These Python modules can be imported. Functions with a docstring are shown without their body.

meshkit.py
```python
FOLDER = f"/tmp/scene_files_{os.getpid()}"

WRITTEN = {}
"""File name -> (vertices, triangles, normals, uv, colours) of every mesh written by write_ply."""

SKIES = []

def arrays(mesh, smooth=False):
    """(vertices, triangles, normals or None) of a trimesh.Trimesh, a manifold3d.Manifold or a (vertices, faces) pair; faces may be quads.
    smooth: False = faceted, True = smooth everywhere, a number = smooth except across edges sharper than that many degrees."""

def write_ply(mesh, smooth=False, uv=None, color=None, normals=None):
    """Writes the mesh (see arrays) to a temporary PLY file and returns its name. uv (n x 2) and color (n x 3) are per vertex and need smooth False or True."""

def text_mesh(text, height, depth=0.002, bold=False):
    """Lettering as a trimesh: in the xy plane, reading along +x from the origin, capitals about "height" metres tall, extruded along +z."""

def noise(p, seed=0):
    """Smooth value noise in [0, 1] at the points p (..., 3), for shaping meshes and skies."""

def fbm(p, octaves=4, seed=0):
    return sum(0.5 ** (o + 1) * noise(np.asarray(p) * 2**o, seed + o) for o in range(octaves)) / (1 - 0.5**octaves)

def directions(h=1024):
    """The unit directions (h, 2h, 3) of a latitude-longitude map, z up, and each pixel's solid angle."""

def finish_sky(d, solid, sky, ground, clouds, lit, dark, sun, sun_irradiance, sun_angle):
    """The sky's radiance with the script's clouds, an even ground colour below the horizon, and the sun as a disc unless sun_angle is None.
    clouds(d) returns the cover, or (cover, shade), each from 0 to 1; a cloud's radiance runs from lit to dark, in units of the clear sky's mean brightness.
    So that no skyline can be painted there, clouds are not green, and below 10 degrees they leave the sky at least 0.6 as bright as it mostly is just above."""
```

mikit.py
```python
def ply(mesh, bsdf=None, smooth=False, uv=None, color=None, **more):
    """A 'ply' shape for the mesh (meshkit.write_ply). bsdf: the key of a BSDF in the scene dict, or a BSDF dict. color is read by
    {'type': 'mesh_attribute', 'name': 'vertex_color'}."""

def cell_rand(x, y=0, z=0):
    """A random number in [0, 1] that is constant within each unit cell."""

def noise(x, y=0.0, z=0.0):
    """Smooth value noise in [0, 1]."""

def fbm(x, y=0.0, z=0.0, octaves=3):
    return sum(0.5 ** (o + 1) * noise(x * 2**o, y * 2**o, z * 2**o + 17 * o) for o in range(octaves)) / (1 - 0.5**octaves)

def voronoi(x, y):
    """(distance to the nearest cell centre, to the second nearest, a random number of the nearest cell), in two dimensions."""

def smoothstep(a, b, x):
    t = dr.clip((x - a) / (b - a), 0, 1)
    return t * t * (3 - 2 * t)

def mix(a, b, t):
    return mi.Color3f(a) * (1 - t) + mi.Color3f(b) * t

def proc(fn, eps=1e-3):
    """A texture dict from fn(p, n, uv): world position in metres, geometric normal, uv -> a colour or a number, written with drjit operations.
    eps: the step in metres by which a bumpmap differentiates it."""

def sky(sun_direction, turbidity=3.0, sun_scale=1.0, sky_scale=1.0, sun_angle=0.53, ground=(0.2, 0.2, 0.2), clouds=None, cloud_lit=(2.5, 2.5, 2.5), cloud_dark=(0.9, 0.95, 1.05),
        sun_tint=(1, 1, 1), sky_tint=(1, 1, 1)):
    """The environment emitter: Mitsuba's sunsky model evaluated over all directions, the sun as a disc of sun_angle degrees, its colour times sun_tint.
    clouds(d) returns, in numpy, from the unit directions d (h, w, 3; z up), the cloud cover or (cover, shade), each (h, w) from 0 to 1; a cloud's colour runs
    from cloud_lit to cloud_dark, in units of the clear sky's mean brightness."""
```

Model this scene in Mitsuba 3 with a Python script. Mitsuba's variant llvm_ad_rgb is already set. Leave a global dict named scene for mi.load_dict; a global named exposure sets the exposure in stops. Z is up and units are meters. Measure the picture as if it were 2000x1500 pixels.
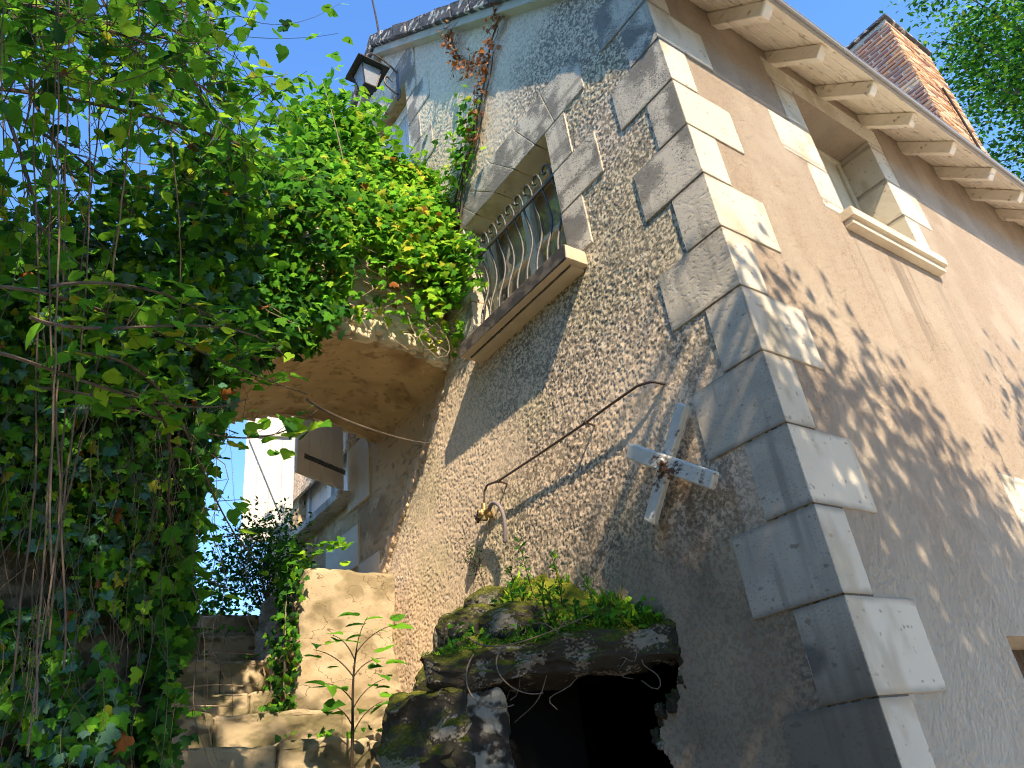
import math, sys
import numpy as np, trimesh, mitsuba as mi, drjit as dr
import mikit, meshkit
from mikit import proc, noise, fbm, smoothstep, mix, voronoi, cell_rand
from scipy.spatial import cKDTree
from shapely.geometry import Polygon

T = mi.ScalarTransform4f
scene, labels = {'type': 'scene'}, {}
rng = np.random.default_rng(7)

# ------------------------------------------------------------------ camera, sky, exposure
CAM = np.array([1.4527, -2.4552, 1.598])
RIGHT, DOWN, FWD = np.array([.561, .819, -.118]), np.array([-.461, .191, -.866]), np.array([-.687, .541, .485])
scene['camera'] = {'type': 'perspective', 'fov': 68.97, 'fov_axis': 'x', 'near_clip': 0.05, 'far_clip': 2000.0,
                   'to_world': T().look_at(origin=CAM.tolist(), target=(CAM + FWD).tolist(), up=(-DOWN).tolist())}
SUN = np.array([.706, -.20, .680])
scene['sky_light'] = mikit.sky(SUN.tolist(), turbidity=2.2, sky_tint=(.79, .98, 1.14), sun_tint=(1.0, .96, .87), sky_scale=1.5, sun_scale=.95)
exposure = 2.8


# ------------------------------------------------------------------ helpers
def c3(r, g, b): return mi.Color3f(r, g, b)


def mat(key, fn, rough=.9, bump=None, bscale=.002, eps=1e-3, spec=.3):
    b = {'type': 'principled', 'base_color': proc(fn) if callable(fn) else {'type': 'rgb', 'value': fn}, 'roughness': rough, 'specular': spec}
    if bump is not None:
        b = {'type': 'bumpmap', 'arbitrary': proc(bump, eps), 'scale': bscale, 'bsdf': b}
    scene[key] = {'type': 'twosided', 'bsdf': b}


def label(key, text, cat, group=None, kind=None):
    labels[key] = {'label': text, 'category': cat}
    if group: labels[key]['group'] = group
    if kind: labels[key]['kind'] = kind


def structure(key, mesh, m, smooth=False, kind='structure'):
    scene[key] = mikit.ply(mesh, m, smooth=smooth)
    labels.setdefault(key, {})['kind'] = kind


used = {}


def numbered(key):
    n = used.get(key, 0)
    used[key] = n + 1
    return key if n == 0 else f'{key}_{n:03d}'


def part(key, mesh, m, smooth=False, lab=None, kind=None, **kw):
    key = numbered(key)
    scene[key] = mikit.ply(mesh, m, smooth=smooth, **kw)
    if lab: labels.setdefault(key, {})['label'] = lab
    if kind: labels.setdefault(key, {})['kind'] = kind
    return key


def TM(v, f): return trimesh.Trimesh(np.asarray(v, float), np.asarray(f, int), process=False)


def cat(ms): return trimesh.util.concatenate(ms)


def box(lo, hi, bev=0.0, jit=0.0):
    lo, hi = np.minimum(lo, hi).astype(float), np.maximum(lo, hi).astype(float)
    if bev <= 0:
        b = trimesh.creation.box(extents=hi - lo); b.apply_translation((lo + hi) / 2); return b
    p = []
    for k in range(3):
        l, h = lo + bev, hi - bev
        l, h = l.copy(), h.copy(); l[k], h[k] = lo[k], hi[k]
        for a in (l[0], h[0]):
            for b in (l[1], h[1]):
                for c in (l[2], h[2]): p.append((a, b, c))
    p = np.array(p)
    if jit: p = p + rng.normal(0, jit, p.shape)
    return trimesh.convex.convex_hull(p)


def obox(c, ax, half, bev=.004):
    """box with centre, axes (rows) and half sizes"""
    b = box(-np.array(half), np.array(half), bev)
    v = b.vertices @ np.array(ax) + np.array(c)
    return TM(v, b.faces)


def prism(poly, plane, d0, d1, bev=.004, jit=0.0):
    """convex 2-D outline; plane 'A': (x,z) extruded in y from d0 (visible) to d1; plane 'B': (y,z) extruded in x"""
    poly = np.array(poly, float); c = poly.mean(0)
    if jit: poly = poly + rng.normal(0, jit, poly.shape)
    inset = poly + (c - poly) / np.linalg.norm(c - poly, axis=1, keepdims=True) * bev * 1.4
    s = np.sign(d1 - d0)
    pts = [(q, d0) for q in inset] + [(q, d0 + s * bev) for q in poly] + [(q, d1) for q in poly]
    v = [(q[0], d, q[1]) if plane == 'A' else (d, q[0], q[1]) for q, d in pts]
    return trimesh.convex.convex_hull(np.array(v))


def rect(a0, a1, z0, z1): return [(a0, z0), (a1, z0), (a1, z1), (a0, z1)]


def slab_poly(outer, holes, plane, d0, d1):
    """a wall: outline with holes, extruded"""
    m = trimesh.creation.extrude_polygon(Polygon(outer, holes), abs(d1 - d0), engine='earcut')
    v = m.vertices
    lo = min(d0, d1)
    v = np.stack([v[:, 0], v[:, 2] + lo, v[:, 1]], 1) if plane == 'A' else np.stack([v[:, 2] + lo, v[:, 0], v[:, 1]], 1)
    f = m.faces[:, ::-1] if plane == 'A' else m.faces
    return TM(v, f)


def tube(pts, r0, r1=None, sides=6, cap=True):
    pts = np.asarray(pts, float); n = len(pts)
    r = np.linspace(r0, r0 if r1 is None else r1, n) if np.isscalar(r0) else np.asarray(r0)
    t = np.gradient(pts, axis=0); t /= np.maximum(np.linalg.norm(t, axis=1, keepdims=True), 1e-9)
    u = np.cross(t[0], [0, 0, 1.0]);
    if np.linalg.norm(u) < .1: u = np.cross(t[0], [0, 1.0, 0])
    u /= np.linalg.norm(u); U = []
    for k in range(n):
        u = u - t[k] * (u @ t[k]); u /= np.linalg.norm(u); U.append(u)
    U = np.array(U); W = np.cross(t, U)
    a = np.arange(sides) / sides * 2 * np.pi
    v = pts[:, None] + r[:, None, None] * (np.cos(a)[None, :, None] * U[:, None] + np.sin(a)[None, :, None] * W[:, None])
    v = v.reshape(-1, 3); f = []
    for k in range(n - 1):
        for i in range(sides):
            a0, a1 = k * sides + i, k * sides + (i + 1) % sides
            f += [(a0, a1, a1 + sides), (a0, a1 + sides, a0 + sides)]
    if cap:
        v = np.vstack([v, pts[:1], pts[-1:]]); c0, c1 = len(v) - 2, len(v) - 1
        for i in range(sides):
            f += [(c0, (i + 1) % sides, i), (c1, (n - 1) * sides + i, (n - 1) * sides + (i + 1) % sides)]
    return TM(v, f)


def spline(pts, n=40):
    from scipy.interpolate import CubicSpline
    pts = np.asarray(pts, float); d = np.r_[0, np.cumsum(np.linalg.norm(np.diff(pts, axis=0), axis=1))]
    return CubicSpline(d, pts)(np.linspace(0, d[-1], n))


def poly(pts, n=60):
    pts = np.asarray(pts, float); d = np.r_[0, np.cumsum(np.linalg.norm(np.diff(pts, axis=0), axis=1))]; t = np.linspace(0, d[-1], n)
    return np.stack([np.interp(t, d, pts[:, k]) for k in range(3)], 1)


def rock(center, size, seed, rough=.18, sub=3, flat=None):
    m = trimesh.creation.icosphere(subdivisions=sub); v = m.vertices.copy()
    # boxier than a ball
    v = np.sign(v) * np.abs(v) ** .62
    d = meshkit.fbm(v * 1.3 + seed * 7.1, 4, seed) - .5
    d2 = meshkit.fbm(v * 5 + seed * 3.3, 3, seed + 5) - .5
    v = v * (1 + rough * 2 * d + rough * .7 * d2)[:, None]
    return TM(v * np.array(size) + np.array(center), m.faces)


def worn(m, seed, size=.028, amp=.006):
    m = m.subdivide_to_size(size, 12); m.merge_vertices()
    v, vn = m.vertices.copy(), m.vertex_normals
    ed = np.zeros(len(v)); dots = 1 - (vn[m.faces] * m.face_normals[:, None]).sum(2)
    np.maximum.at(ed, m.faces.ravel(), dots.ravel())
    ed = np.clip(ed * 3, 0, 1)
    a_ = meshkit.fbm(v * 26, 3, seed); b_ = meshkit.fbm(v * 9 + 4, 3, seed + 9)
    d_ = ed * (amp * .9 * a_ + amp * 3.2 * np.clip(b_ - .55, 0, 1))
    return TM(v - vn * d_[:, None], m.faces)


def grid_mesh(P, keep=None):
    """P (n, m, 3) -> mesh; keep (n-1, m-1) cells"""
    n, m = P.shape[:2]; i = np.arange(n * m).reshape(n, m)
    q = np.stack([i[:-1, :-1], i[1:, :-1], i[1:, 1:], i[:-1, 1:]], -1)
    q = q[keep] if keep is not None else q.reshape(-1, 4)
    f = np.vstack([q[:, [0, 1, 2]], q[:, [0, 2, 3]]])
    idx, inv = np.unique(f, return_inverse=True)
    return TM(P.reshape(-1, 3)[idx], inv.reshape(-1, 3))


# ------------------------------------------------------------------ materials
def m_roughcast(p, n, uv):
    big = fbm(p.x * 1.3 + 3, p.z * 1.1, 2.0, 3)
    warm = smoothstep(4.4, 2.8, p.z + .5 * (p.x + 1))
    c = mix((.60, .53, .435), (.76, .62, .48), warm)
    c = mix(c, (.60, .54, .36), smoothstep(.45, .7, fbm(p.x * 2.1, p.z * 2.3, 9.0, 2)) * .5)
    speck = .6 * noise(p.x * 140, p.z * 140, p.y * 140) + .4 * noise(p.x * 60, p.z * 60, 3.0)
    lich = smoothstep(.40, .75, big + .34 * smoothstep(-1.7, -.5, p.x) * smoothstep(3.0, 4.0, p.z))
    c = mix(c, (.13, .105, .08), smoothstep(.52, .38, speck) * (.28 + .30 * lich))
    c = mix(c, (.055, .055, .05), smoothstep(.56, .40, noise(p.x * 75 + 7, p.z * 75, p.y * 75)) * lich * .6)
    stain = smoothstep(.05, .01, dr.abs(p.x + .55 + .05 * (big - .5))) + smoothstep(.03, .0, dr.abs(p.x + .73)) + smoothstep(.03, .0, dr.abs(p.x + .33))
    c = mix(c, (.20, .10, .05), dr.minimum(stain, 1) * smoothstep(2.80, 2.70, p.z) * smoothstep(2.15, 2.6, p.z) * .45)
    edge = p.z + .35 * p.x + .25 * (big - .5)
    damp_shade = smoothstep(2.75, 2.0, edge) * smoothstep(-1.9, -.8, p.x)  # damp stain, darkened further to paint in the shade low on the right
    return mix(c, (.10, .083, .068), damp_shade * (.52 + .25 * fbm(p.x * 5, p.z * 4, 1.0, 2)))


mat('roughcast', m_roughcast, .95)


def m_pinkrender(p, n, uv):
    s = noise(p.y * 120, p.z * 120, p.x * 50)
    b = fbm(p.y * 1.1 + 4, p.z * 1.4, 0.0, 4)
    c = mix((.262, .213, .168), (.318, .270, .222), b)
    crk = dr.abs(fbm(p.y * 2.2 + 11, p.z * 2.2, 3.0, 5) - .5)
    c = mix(c, (.12, .10, .08), smoothstep(.0045, .001, crk) * smoothstep(.48, .62, fbm(p.y * .9, p.z * .9 + 5, 1.0, 2)) * .7)
    c = mix(c, (.25, .19, .145), smoothstep(.56, .82, s) * .75)
    c = mix(c, (.36, .315, .265), smoothstep(.52, .75, fbm(p.y * 3 + p.z * 2, p.z * 3 - p.y, 7.0, 4)) * .6)
    drip = smoothstep(.50, .72, fbm(p.y * 16, p.z * .8, 4.0, 3)) * smoothstep(4.25, 4.1, p.z) * smoothstep(3.0, 4.1, p.z) * smoothstep(1.1, 1.25, p.y) * smoothstep(2.5, 2.3, p.y)
    c = mix(c, (.15, .125, .10), drip * .7)
    c = mix(c, (.24, .20, .16), smoothstep(.50, .75, fbm(p.y * 9, p.z * 2, 5.0, 4)) * smoothstep(5.0, 5.6, p.z) * .6)
    streak = fbm(p.y * 6, p.z * .5, 2.0, 3)
    c = mix(c, (.34, .30, .25), smoothstep(.50, .75, streak) * .4)
    low = smoothstep(3.0, 1.6, p.z)
    return mix(c, (.38, .37, .32), low * (.35 + .5 * fbm(p.y * 3, p.z * 3, 5.0, 3)))


mat('pink_render', m_pinkrender, .95,
    lambda p, n, uv: fbm(p.y * 55, p.z * 55, p.x * 55, 3) + .5 * smoothstep(.45, .8, noise(p.y * 130, p.z * 130, p.x * 30)), .006, 1.5e-3)


def m_stone(p, n, uv):
    v = fbm(p.x * 2.5 + 1, p.y * 2.5, p.z * 2.5, 4)
    c = mix((.48, .45, .385), (.60, .57, .49), v)
    blk = cell_rand(dr.floor((p.z - 1.42) / .33), 3.0, 1.0)
    c = c * (.9 + .16 * blk)
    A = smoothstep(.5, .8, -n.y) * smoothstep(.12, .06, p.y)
    f1 = fbm(p.x * 7, p.z * 7, p.y * 7 + 4, 4)
    sp = noise(p.x * 150, p.y * 150, p.z * 150)
    hi = smoothstep(3.2, 4.6, p.z)
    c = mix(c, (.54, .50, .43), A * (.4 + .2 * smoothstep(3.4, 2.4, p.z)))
    c = mix(c, (.40, .39, .355), A * smoothstep(3.2, 2.2, p.z + .3 * (f1 - .5)) * .5)  # lower front blocks greyed: grime plus shade held in the colour
    dirt = A * (.22 + .78 * hi) * smoothstep(.40, .62, f1 + .30 * (sp - .5))
    c = mix(c, (.10, .10, .10), dirt * .78)
    c = mix(c, (.07, .07, .07), A * smoothstep(.68, .84, sp) * (.3 + .45 * hi))
    run = fbm(p.x * 22, p.z * 1.6, p.y * 22, 4)
    c = mix(c, (.22, .21, .19), A * smoothstep(.50, .72, run) * .55)
    jz = (p.z - 1.42) / .33
    jd = dr.abs(jz - dr.floor(jz + .5)) * .33
    c = mix(c, (.15, .14, .12), smoothstep(.035, .0, jd + .03 * (f1 - .35)) * .65)
    c = mix(c, (.16, .14, .11), smoothstep(.70, .80, fbm(p.x * 38, p.y * 38, p.z * 38, 2)) * .6)
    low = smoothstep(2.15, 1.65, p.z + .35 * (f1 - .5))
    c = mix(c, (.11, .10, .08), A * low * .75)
    B = 1 - A
    c = mix(c, (.34, .30, .22), B * smoothstep(.50, .72, fbm(p.y * 7, p.z * 4, p.x * 7, 5)) * .6)
    rings = smoothstep(.10, .05, dr.sqrt(dr.square((p.x + .20)) + dr.square((p.z - 1.90) * 1.2)) + .02 * f1)
    return mix(c, (.08, .08, .08), rings * A * .7)


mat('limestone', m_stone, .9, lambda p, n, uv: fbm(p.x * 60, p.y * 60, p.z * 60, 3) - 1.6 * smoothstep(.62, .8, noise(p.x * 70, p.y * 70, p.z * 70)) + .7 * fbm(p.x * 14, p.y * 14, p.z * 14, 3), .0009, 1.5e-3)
mat('joint', (.10, .09, .075), .95)


def m_reveal(p, n, uv):
    v = fbm(p.x * 4, p.y * 4, p.z * 4, 4)
    return mix((.50, .43, .33), (.66, .60, .48), v)


mat('reveal_stone', m_reveal, .9, lambda p, n, uv: fbm(p.x * 40, p.y * 40, p.z * 40, 3), .002)


def m_bounceplaster(p, n, uv):
    v = fbm(p.x * 3, p.y * 3 + 2, p.z * 3, 4)
    f = fbm(p.x * 22, p.y * 22, p.z * 22, 3)
    c = mix((.42, .30, .165), (.58, .445, .27), v)  # ochre base carries the warm bounce light of the passage
    c = mix(c, (.16, .10, .05), smoothstep(.55, .75, f) * .5)
    soot_ = smoothstep(.50, .68, fbm(p.x * 2.2 + 3, p.y * 2.2, p.z * 2.2, 4))
    c = mix(c, (.20, .12, .06), soot_ * .55)
    return mix(c, (.60, .47, .30), smoothstep(.62, .74, fbm(p.x * 9 + 5, p.y * 9, p.z * 9, 4)) * .6)


mat('bounce_plaster', m_bounceplaster, .95, lambda p, n, uv: fbm(p.x * 14, p.y * 14, p.z * 14, 5) + .8 * smoothstep(.50, .62, fbm(p.x * 10, p.y * 10, p.z * 10 + 4, 3)), .020, 2e-3)


def m_limerubble(p, n, uv):
    v = fbm(p.x * 5, p.y * 5, p.z * 5, 4)
    c = mix((.50, .43, .31), (.74, .68, .54), v)
    f_ = fbm(p.x * 17, p.y * 17, p.z * 17 + 3, 3)
    c = mix(c, (.16, .14, .09), smoothstep(.58, .8, f_) * .7)
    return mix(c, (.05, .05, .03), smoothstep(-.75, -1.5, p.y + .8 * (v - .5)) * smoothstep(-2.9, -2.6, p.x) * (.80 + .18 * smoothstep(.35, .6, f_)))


mat('lime_rubble', m_limerubble, .95, lambda p, n, uv: fbm(p.x * 30, p.y * 30, p.z * 30, 4), .012, 2e-3)


def m_crumb(p, n, uv):
    v = fbm(p.x * 8, p.y * 8, p.z * 8, 3)
    return mix((.42, .30, .20), (.60, .49, .37), v)


mat('crumbled_mortar', m_crumb, .95, lambda p, n, uv: fbm(p.x * 40, p.y * 40, p.z * 40, 4), .012, 2e-3)


def m_step(p, n, uv):
    v = fbm(p.x * 4, p.y * 4, p.z * 4, 4)
    c = mix((.27, .225, .15), (.47, .39, .265), v)
    moss = smoothstep(.47, .62, fbm(p.x * 6 + 3, p.y * 6, p.z * 9, 5))
    c = mix(c, (.06, .065, .02), moss * .6)
    return mix(c, (.05, .045, .035), smoothstep(.56, .78, fbm(p.x * 13, p.y * 13, p.z * 20, 3)) * .75)


mat('step_stone', m_step, .95, lambda p, n, uv: fbm(p.x * 25, p.y * 25, p.z * 25, 4), .014, 2e-3)


def m_slab(p, n, uv):
    v = fbm(p.x * 3, p.y * 3, p.z * 3, 4)
    c = mix((.35, .285, .195), (.47, .40, .29), v)
    c = mix(c, (.33, .25, .15), smoothstep(.58, .76, fbm(p.x * 9, p.y * 7, p.z * 7, 4)) * .6)
    c = mix(c, (.12, .10, .05), smoothstep(.50, .66, fbm(p.x * 5, p.y * 5 + 3, p.z * 5, 5) + .25 * smoothstep(2.45, 2.1, p.z)) * .6)
    crk = dr.abs(fbm(p.x * 4 + 2, p.y * 4, p.z * 4, 5) - .48)
    c = mix(c, (.10, .07, .04), smoothstep(.006, .001, crk) * .8)
    sp = noise(p.x * 90, p.y * 90, p.z * 90)
    return mix(c, (.20, .14, .08), smoothstep(.78, .9, sp) * .6)


mat('cream_plaster', m_slab, .92, lambda p, n, uv: fbm(p.x * 24, p.y * 24, p.z * 24, 4), .006, 2e-3)


def m_ovenrock(p, n, uv):
    v = fbm(p.x * 8, p.y * 8, p.z * 8, 4)
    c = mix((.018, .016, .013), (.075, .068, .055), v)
    grain = noise(p.x * 120, p.y * 120, p.z * 120)
    pale = smoothstep(.50, .62, fbm(p.x * 9 + 5, p.y * 9, p.z * 9, 5) + .22 * (grain - .5)) * smoothstep(.75, .3, n.z)
    c = mix(c, (.30, .28, .25), pale * .8)
    moss = smoothstep(.0, .6, n.z + .5 * (v - .5)) * smoothstep(.30, .42, fbm(p.x * 6, p.y * 6, p.z * 3, 3))
    return mix(c, mix((.03, .038, .006), (.11, .125, .012), grain), moss * .95)


mat('oven_stone', m_ovenrock, .97, lambda p, n, uv: fbm(p.x * 35, p.y * 35, p.z * 35, 4), .02, 2e-3)
mat('lichen_stone', lambda p, n, uv: mix((.035, .03, .027), (.30, .285, .25), smoothstep(.44, .60, fbm(p.x * 16, p.y * 16, p.z * 16, 5))), .97, lambda p, n, uv: fbm(p.x * 45, p.y * 45, p.z * 45, 4), .02, 2e-3)
mat('soot', lambda p, n, uv: mix((.0015, .0013, .0012), (.004, .0035, .003), fbm(p.x * 9, p.y * 9, p.z * 9, 3)), .98)  # soot taken almost to black, painting in the deep shade of the hollow


def m_moss(p, n, uv):
    v = fbm(p.x * 16, p.y * 16, p.z * 16, 3)
    c = mix((.06, .075, .01), (.22, .24, .02), v)
    return mix(c, (.09, .06, .035), smoothstep(.5, .68, fbm(p.x * 7 + 9, p.y * 7, p.z * 7, 3)))


mat('moss', m_moss, 1.0, lambda p, n, uv: fbm(p.x * 120, p.y * 120, p.z * 120, 3), .012, 1.5e-3)


def m_paintwood(p, n, uv):
    g = fbm(p.x * 8 + p.z * 8, p.y * 3.0, p.z * 40, 3)
    c = mix((.74, .69, .60), (.86, .82, .74), g)
    return mix(c, (.24, .18, .12), smoothstep(.62, .80, fbm(p.x * 30, p.y * 12, p.z * 30 + 3, 4)) * .7)


mat('painted_wood', m_paintwood, .8)
mat('white_paint', lambda p, n, uv: mix((.46, .47, .47), (.56, .56, .54), fbm(p.x * 3, p.y * 3, p.z * 6, 3)), .5, spec=.5)
mat('cream_paint', lambda p, n, uv: mix((.46, .44, .35), (.58, .55, .45), fbm(p.x * 6, p.y * 6, p.z * 9, 3)), .6)
mat('shade_toned_paint', lambda p, n, uv: mix((.60, .52, .42), (.68, .60, .50), fbm(p.x * 3, p.y * 3, p.z * 3, 3)), .6)  # near leaf's paint browned to hold the passage shade
mat('black_iron', lambda p, n, uv: mix((.06, .06, .062), (.11, .10, .095), smoothstep(.5, .8, fbm(p.x * 30, p.y * 30, p.z * 30, 3))), .5, spec=.5)


def m_sillA(p, n, uv):
    f = fbm(p.x * 14, p.y * 14, p.z * 14, 4)
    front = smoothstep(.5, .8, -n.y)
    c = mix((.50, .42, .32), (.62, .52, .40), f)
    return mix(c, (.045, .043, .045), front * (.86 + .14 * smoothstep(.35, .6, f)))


mat('weathered_sill', m_sillA, .9, lambda p, n, uv: fbm(p.x * 60, p.y * 60, p.z * 60, 3), .003)


def m_rustpaint(p, n, uv):
    f = .55 * fbm(p.x * 11, p.y * 11, p.z * 11, 5) + .45 * fbm(p.x * 60, p.y * 60, p.z * 60, 4)
    q = dr.sqrt(dr.square(p.x + .55) + dr.square(p.z - 2.78))
    tips = smoothstep(.17, .25, dr.abs(p.x + .60)) * smoothstep(.0, .1, -p.x - .2) * .12
    r = smoothstep(.60, .74, f + .15 * smoothstep(.13, .02, q) + tips * .5)
    c = mix((.56, .58, .56), (.66, .66, .62), noise(p.x * 40, p.y * 40, p.z * 40))
    rust = mix((.05, .03, .024), (.17, .08, .04), fbm(p.x * 25, p.z * 25, p.y * 25, 3))
    return mix(c, rust, r)


mat('rusty_white_iron', m_rustpaint, .6, lambda p, n, uv: fbm(p.x * 50, p.y * 50, p.z * 50, 3), .004)
mat('copper_pipe', lambda p, n, uv: mix((.035, .028, .028), (.11, .075, .06), fbm(p.x * 20, p.y * 20, p.z * 20, 3)), .5, spec=.5)
scene['brass'] = {'type': 'principled', 'base_color': {'type': 'rgb', 'value': (.42, .31, .15)}, 'metallic': .7, 'roughness': .45}
mat('grey_rubber', (.20, .18, .20), .6)
mat('lantern_rust', lambda p, n, uv: mix((.30, .13, .05), (.52, .29, .14), fbm(p.x * 12, p.y * 12, p.z * 12, 3)), .6)
mat('lantern_black', (.03, .03, .032), .5)
scene['lantern_glass'] = {'type': 'twosided', 'bsdf': {'type': 'principled', 'base_color': {'type': 'rgb', 'value': (.26, .27, .29)}, 'roughness': .3, 'specular': .6}}
scene['window_glass'] = {'type': 'thindielectric', 'int_ior': 1.5}
mat('interior', lambda p, n, uv: mix((.26, .21, .16), (.38, .32, .25), noise(p.x * 5, p.z * 3, 1.0)), .95)
mat('zinc', (.30, .31, .33), .45, spec=.6)


def m_verge(p, n, uv):
    f = fbm(p.x * 9, p.y * 9, p.z * 9, 4)
    c = mix((.035, .037, .05), (.12, .12, .125), f)
    return mix(c, (.48, .46, .42), smoothstep(.56, .68, fbm(p.x * 16 + 3, p.y * 16, p.z * 16, 4)) * .8)


mat('mossy_tile', m_verge, .95, lambda p, n, uv: fbm(p.x * 40, p.y * 40, p.z * 40, 3), .015)
mat('verge_band', lambda p, n, uv: mix((.30, .29, .25), (.46, .45, .38), fbm(p.x * 7, p.y * 7, p.z * 7, 4)), .95, lambda p, n, uv: fbm(p.x * 30, p.y * 30, p.z * 30, 3), .006)
mat('slate', (.07, .07, .08), .7)
mat('brick_mortar', lambda p, n, uv: mix((.46, .43, .38), (.58, .54, .47), fbm(p.x * 9, p.y * 9, p.z * 9, 3)), .95, lambda p, n, uv: fbm(p.x * 40, p.y * 40, p.z * 40, 3), .01)
for i, (a, b) in enumerate([((.24, .12, .085), (.34, .18, .12)), ((.40, .22, .12), (.52, .32, .19)), ((.18, .10, .085), (.28, .16, .13)), ((.48, .34, .22), (.58, .44, .31))]):
    mat(f'brick_{i}', lambda p, n, uv, a=a, b=b: mix(a, b, fbm(p.x * 25, p.y * 25, p.z * 25, 3)), .9)
mat('bark', lambda p, n, uv: mix((.06, .045, .035), (.17, .14, .11), fbm(p.x * 40, p.y * 40, p.z * 10, 3)), .95)
mat('pale_stem', lambda p, n, uv: mix((.22, .17, .12), (.38, .31, .24), fbm(p.x * 40, p.y * 40, p.z * 40, 2)), .9)
mat('liana_bark', lambda p, n, uv: mix((.10, .08, .06), (.24, .19, .15), fbm(p.x * 60, p.y * 60, p.z * 60, 2)), .9)
mat('dark_stem', (.035, .026, .02), .8)
mat('earth', lambda p, n, uv: mix((.06, .045, .03), (.13, .10, .065), fbm(p.x * 5, p.y * 5, p.z * 5, 4)), 1.0)
mat('bounce_ground', lambda p, n, uv: mix(mix((.15, .13, .085), (.26, .22, .15), fbm(p.x * 6, p.y * 6, p.z, 4)), mix((.42, .36, .28), (.62, .55, .44), fbm(p.x * 30, p.y * 30, p.z * 5, 4)), smoothstep(-.9, -.3, p.y + .6 * (fbm(p.x * 2, p.y * 2, 1.0, 3) - .5))), 1.0)  # unseen ground: pale gravel placed to bounce light under the eaves

PAL = {  # linear leaf colours
    0: (.020, .070, .022), 1: (.045, .150, .030), 2: (.085, .260, .026), 3: (.150, .380, .030), 4: (.290, .520, .040),
    5: (.46, .50, .05), 6: (.27, .11, .035), 7: (.10, .23, .16), 8: (.38, .19, .11)}
for k, c in PAL.items():
    scene[f'leaf_{k}'] = {'type': 'principledthin', 'base_color': {'type': 'rgb', 'value': c}, 'roughness': .42, 'diff_trans': .8 if k not in (6, 8) else .5, 'eta': 1.4}
scene['leaf_mix'] = {'type': 'principledthin', 'base_color': {'type': 'mesh_attribute', 'name': 'vertex_color'}, 'roughness': .42, 'diff_trans': .8, 'eta': 1.4}

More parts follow.
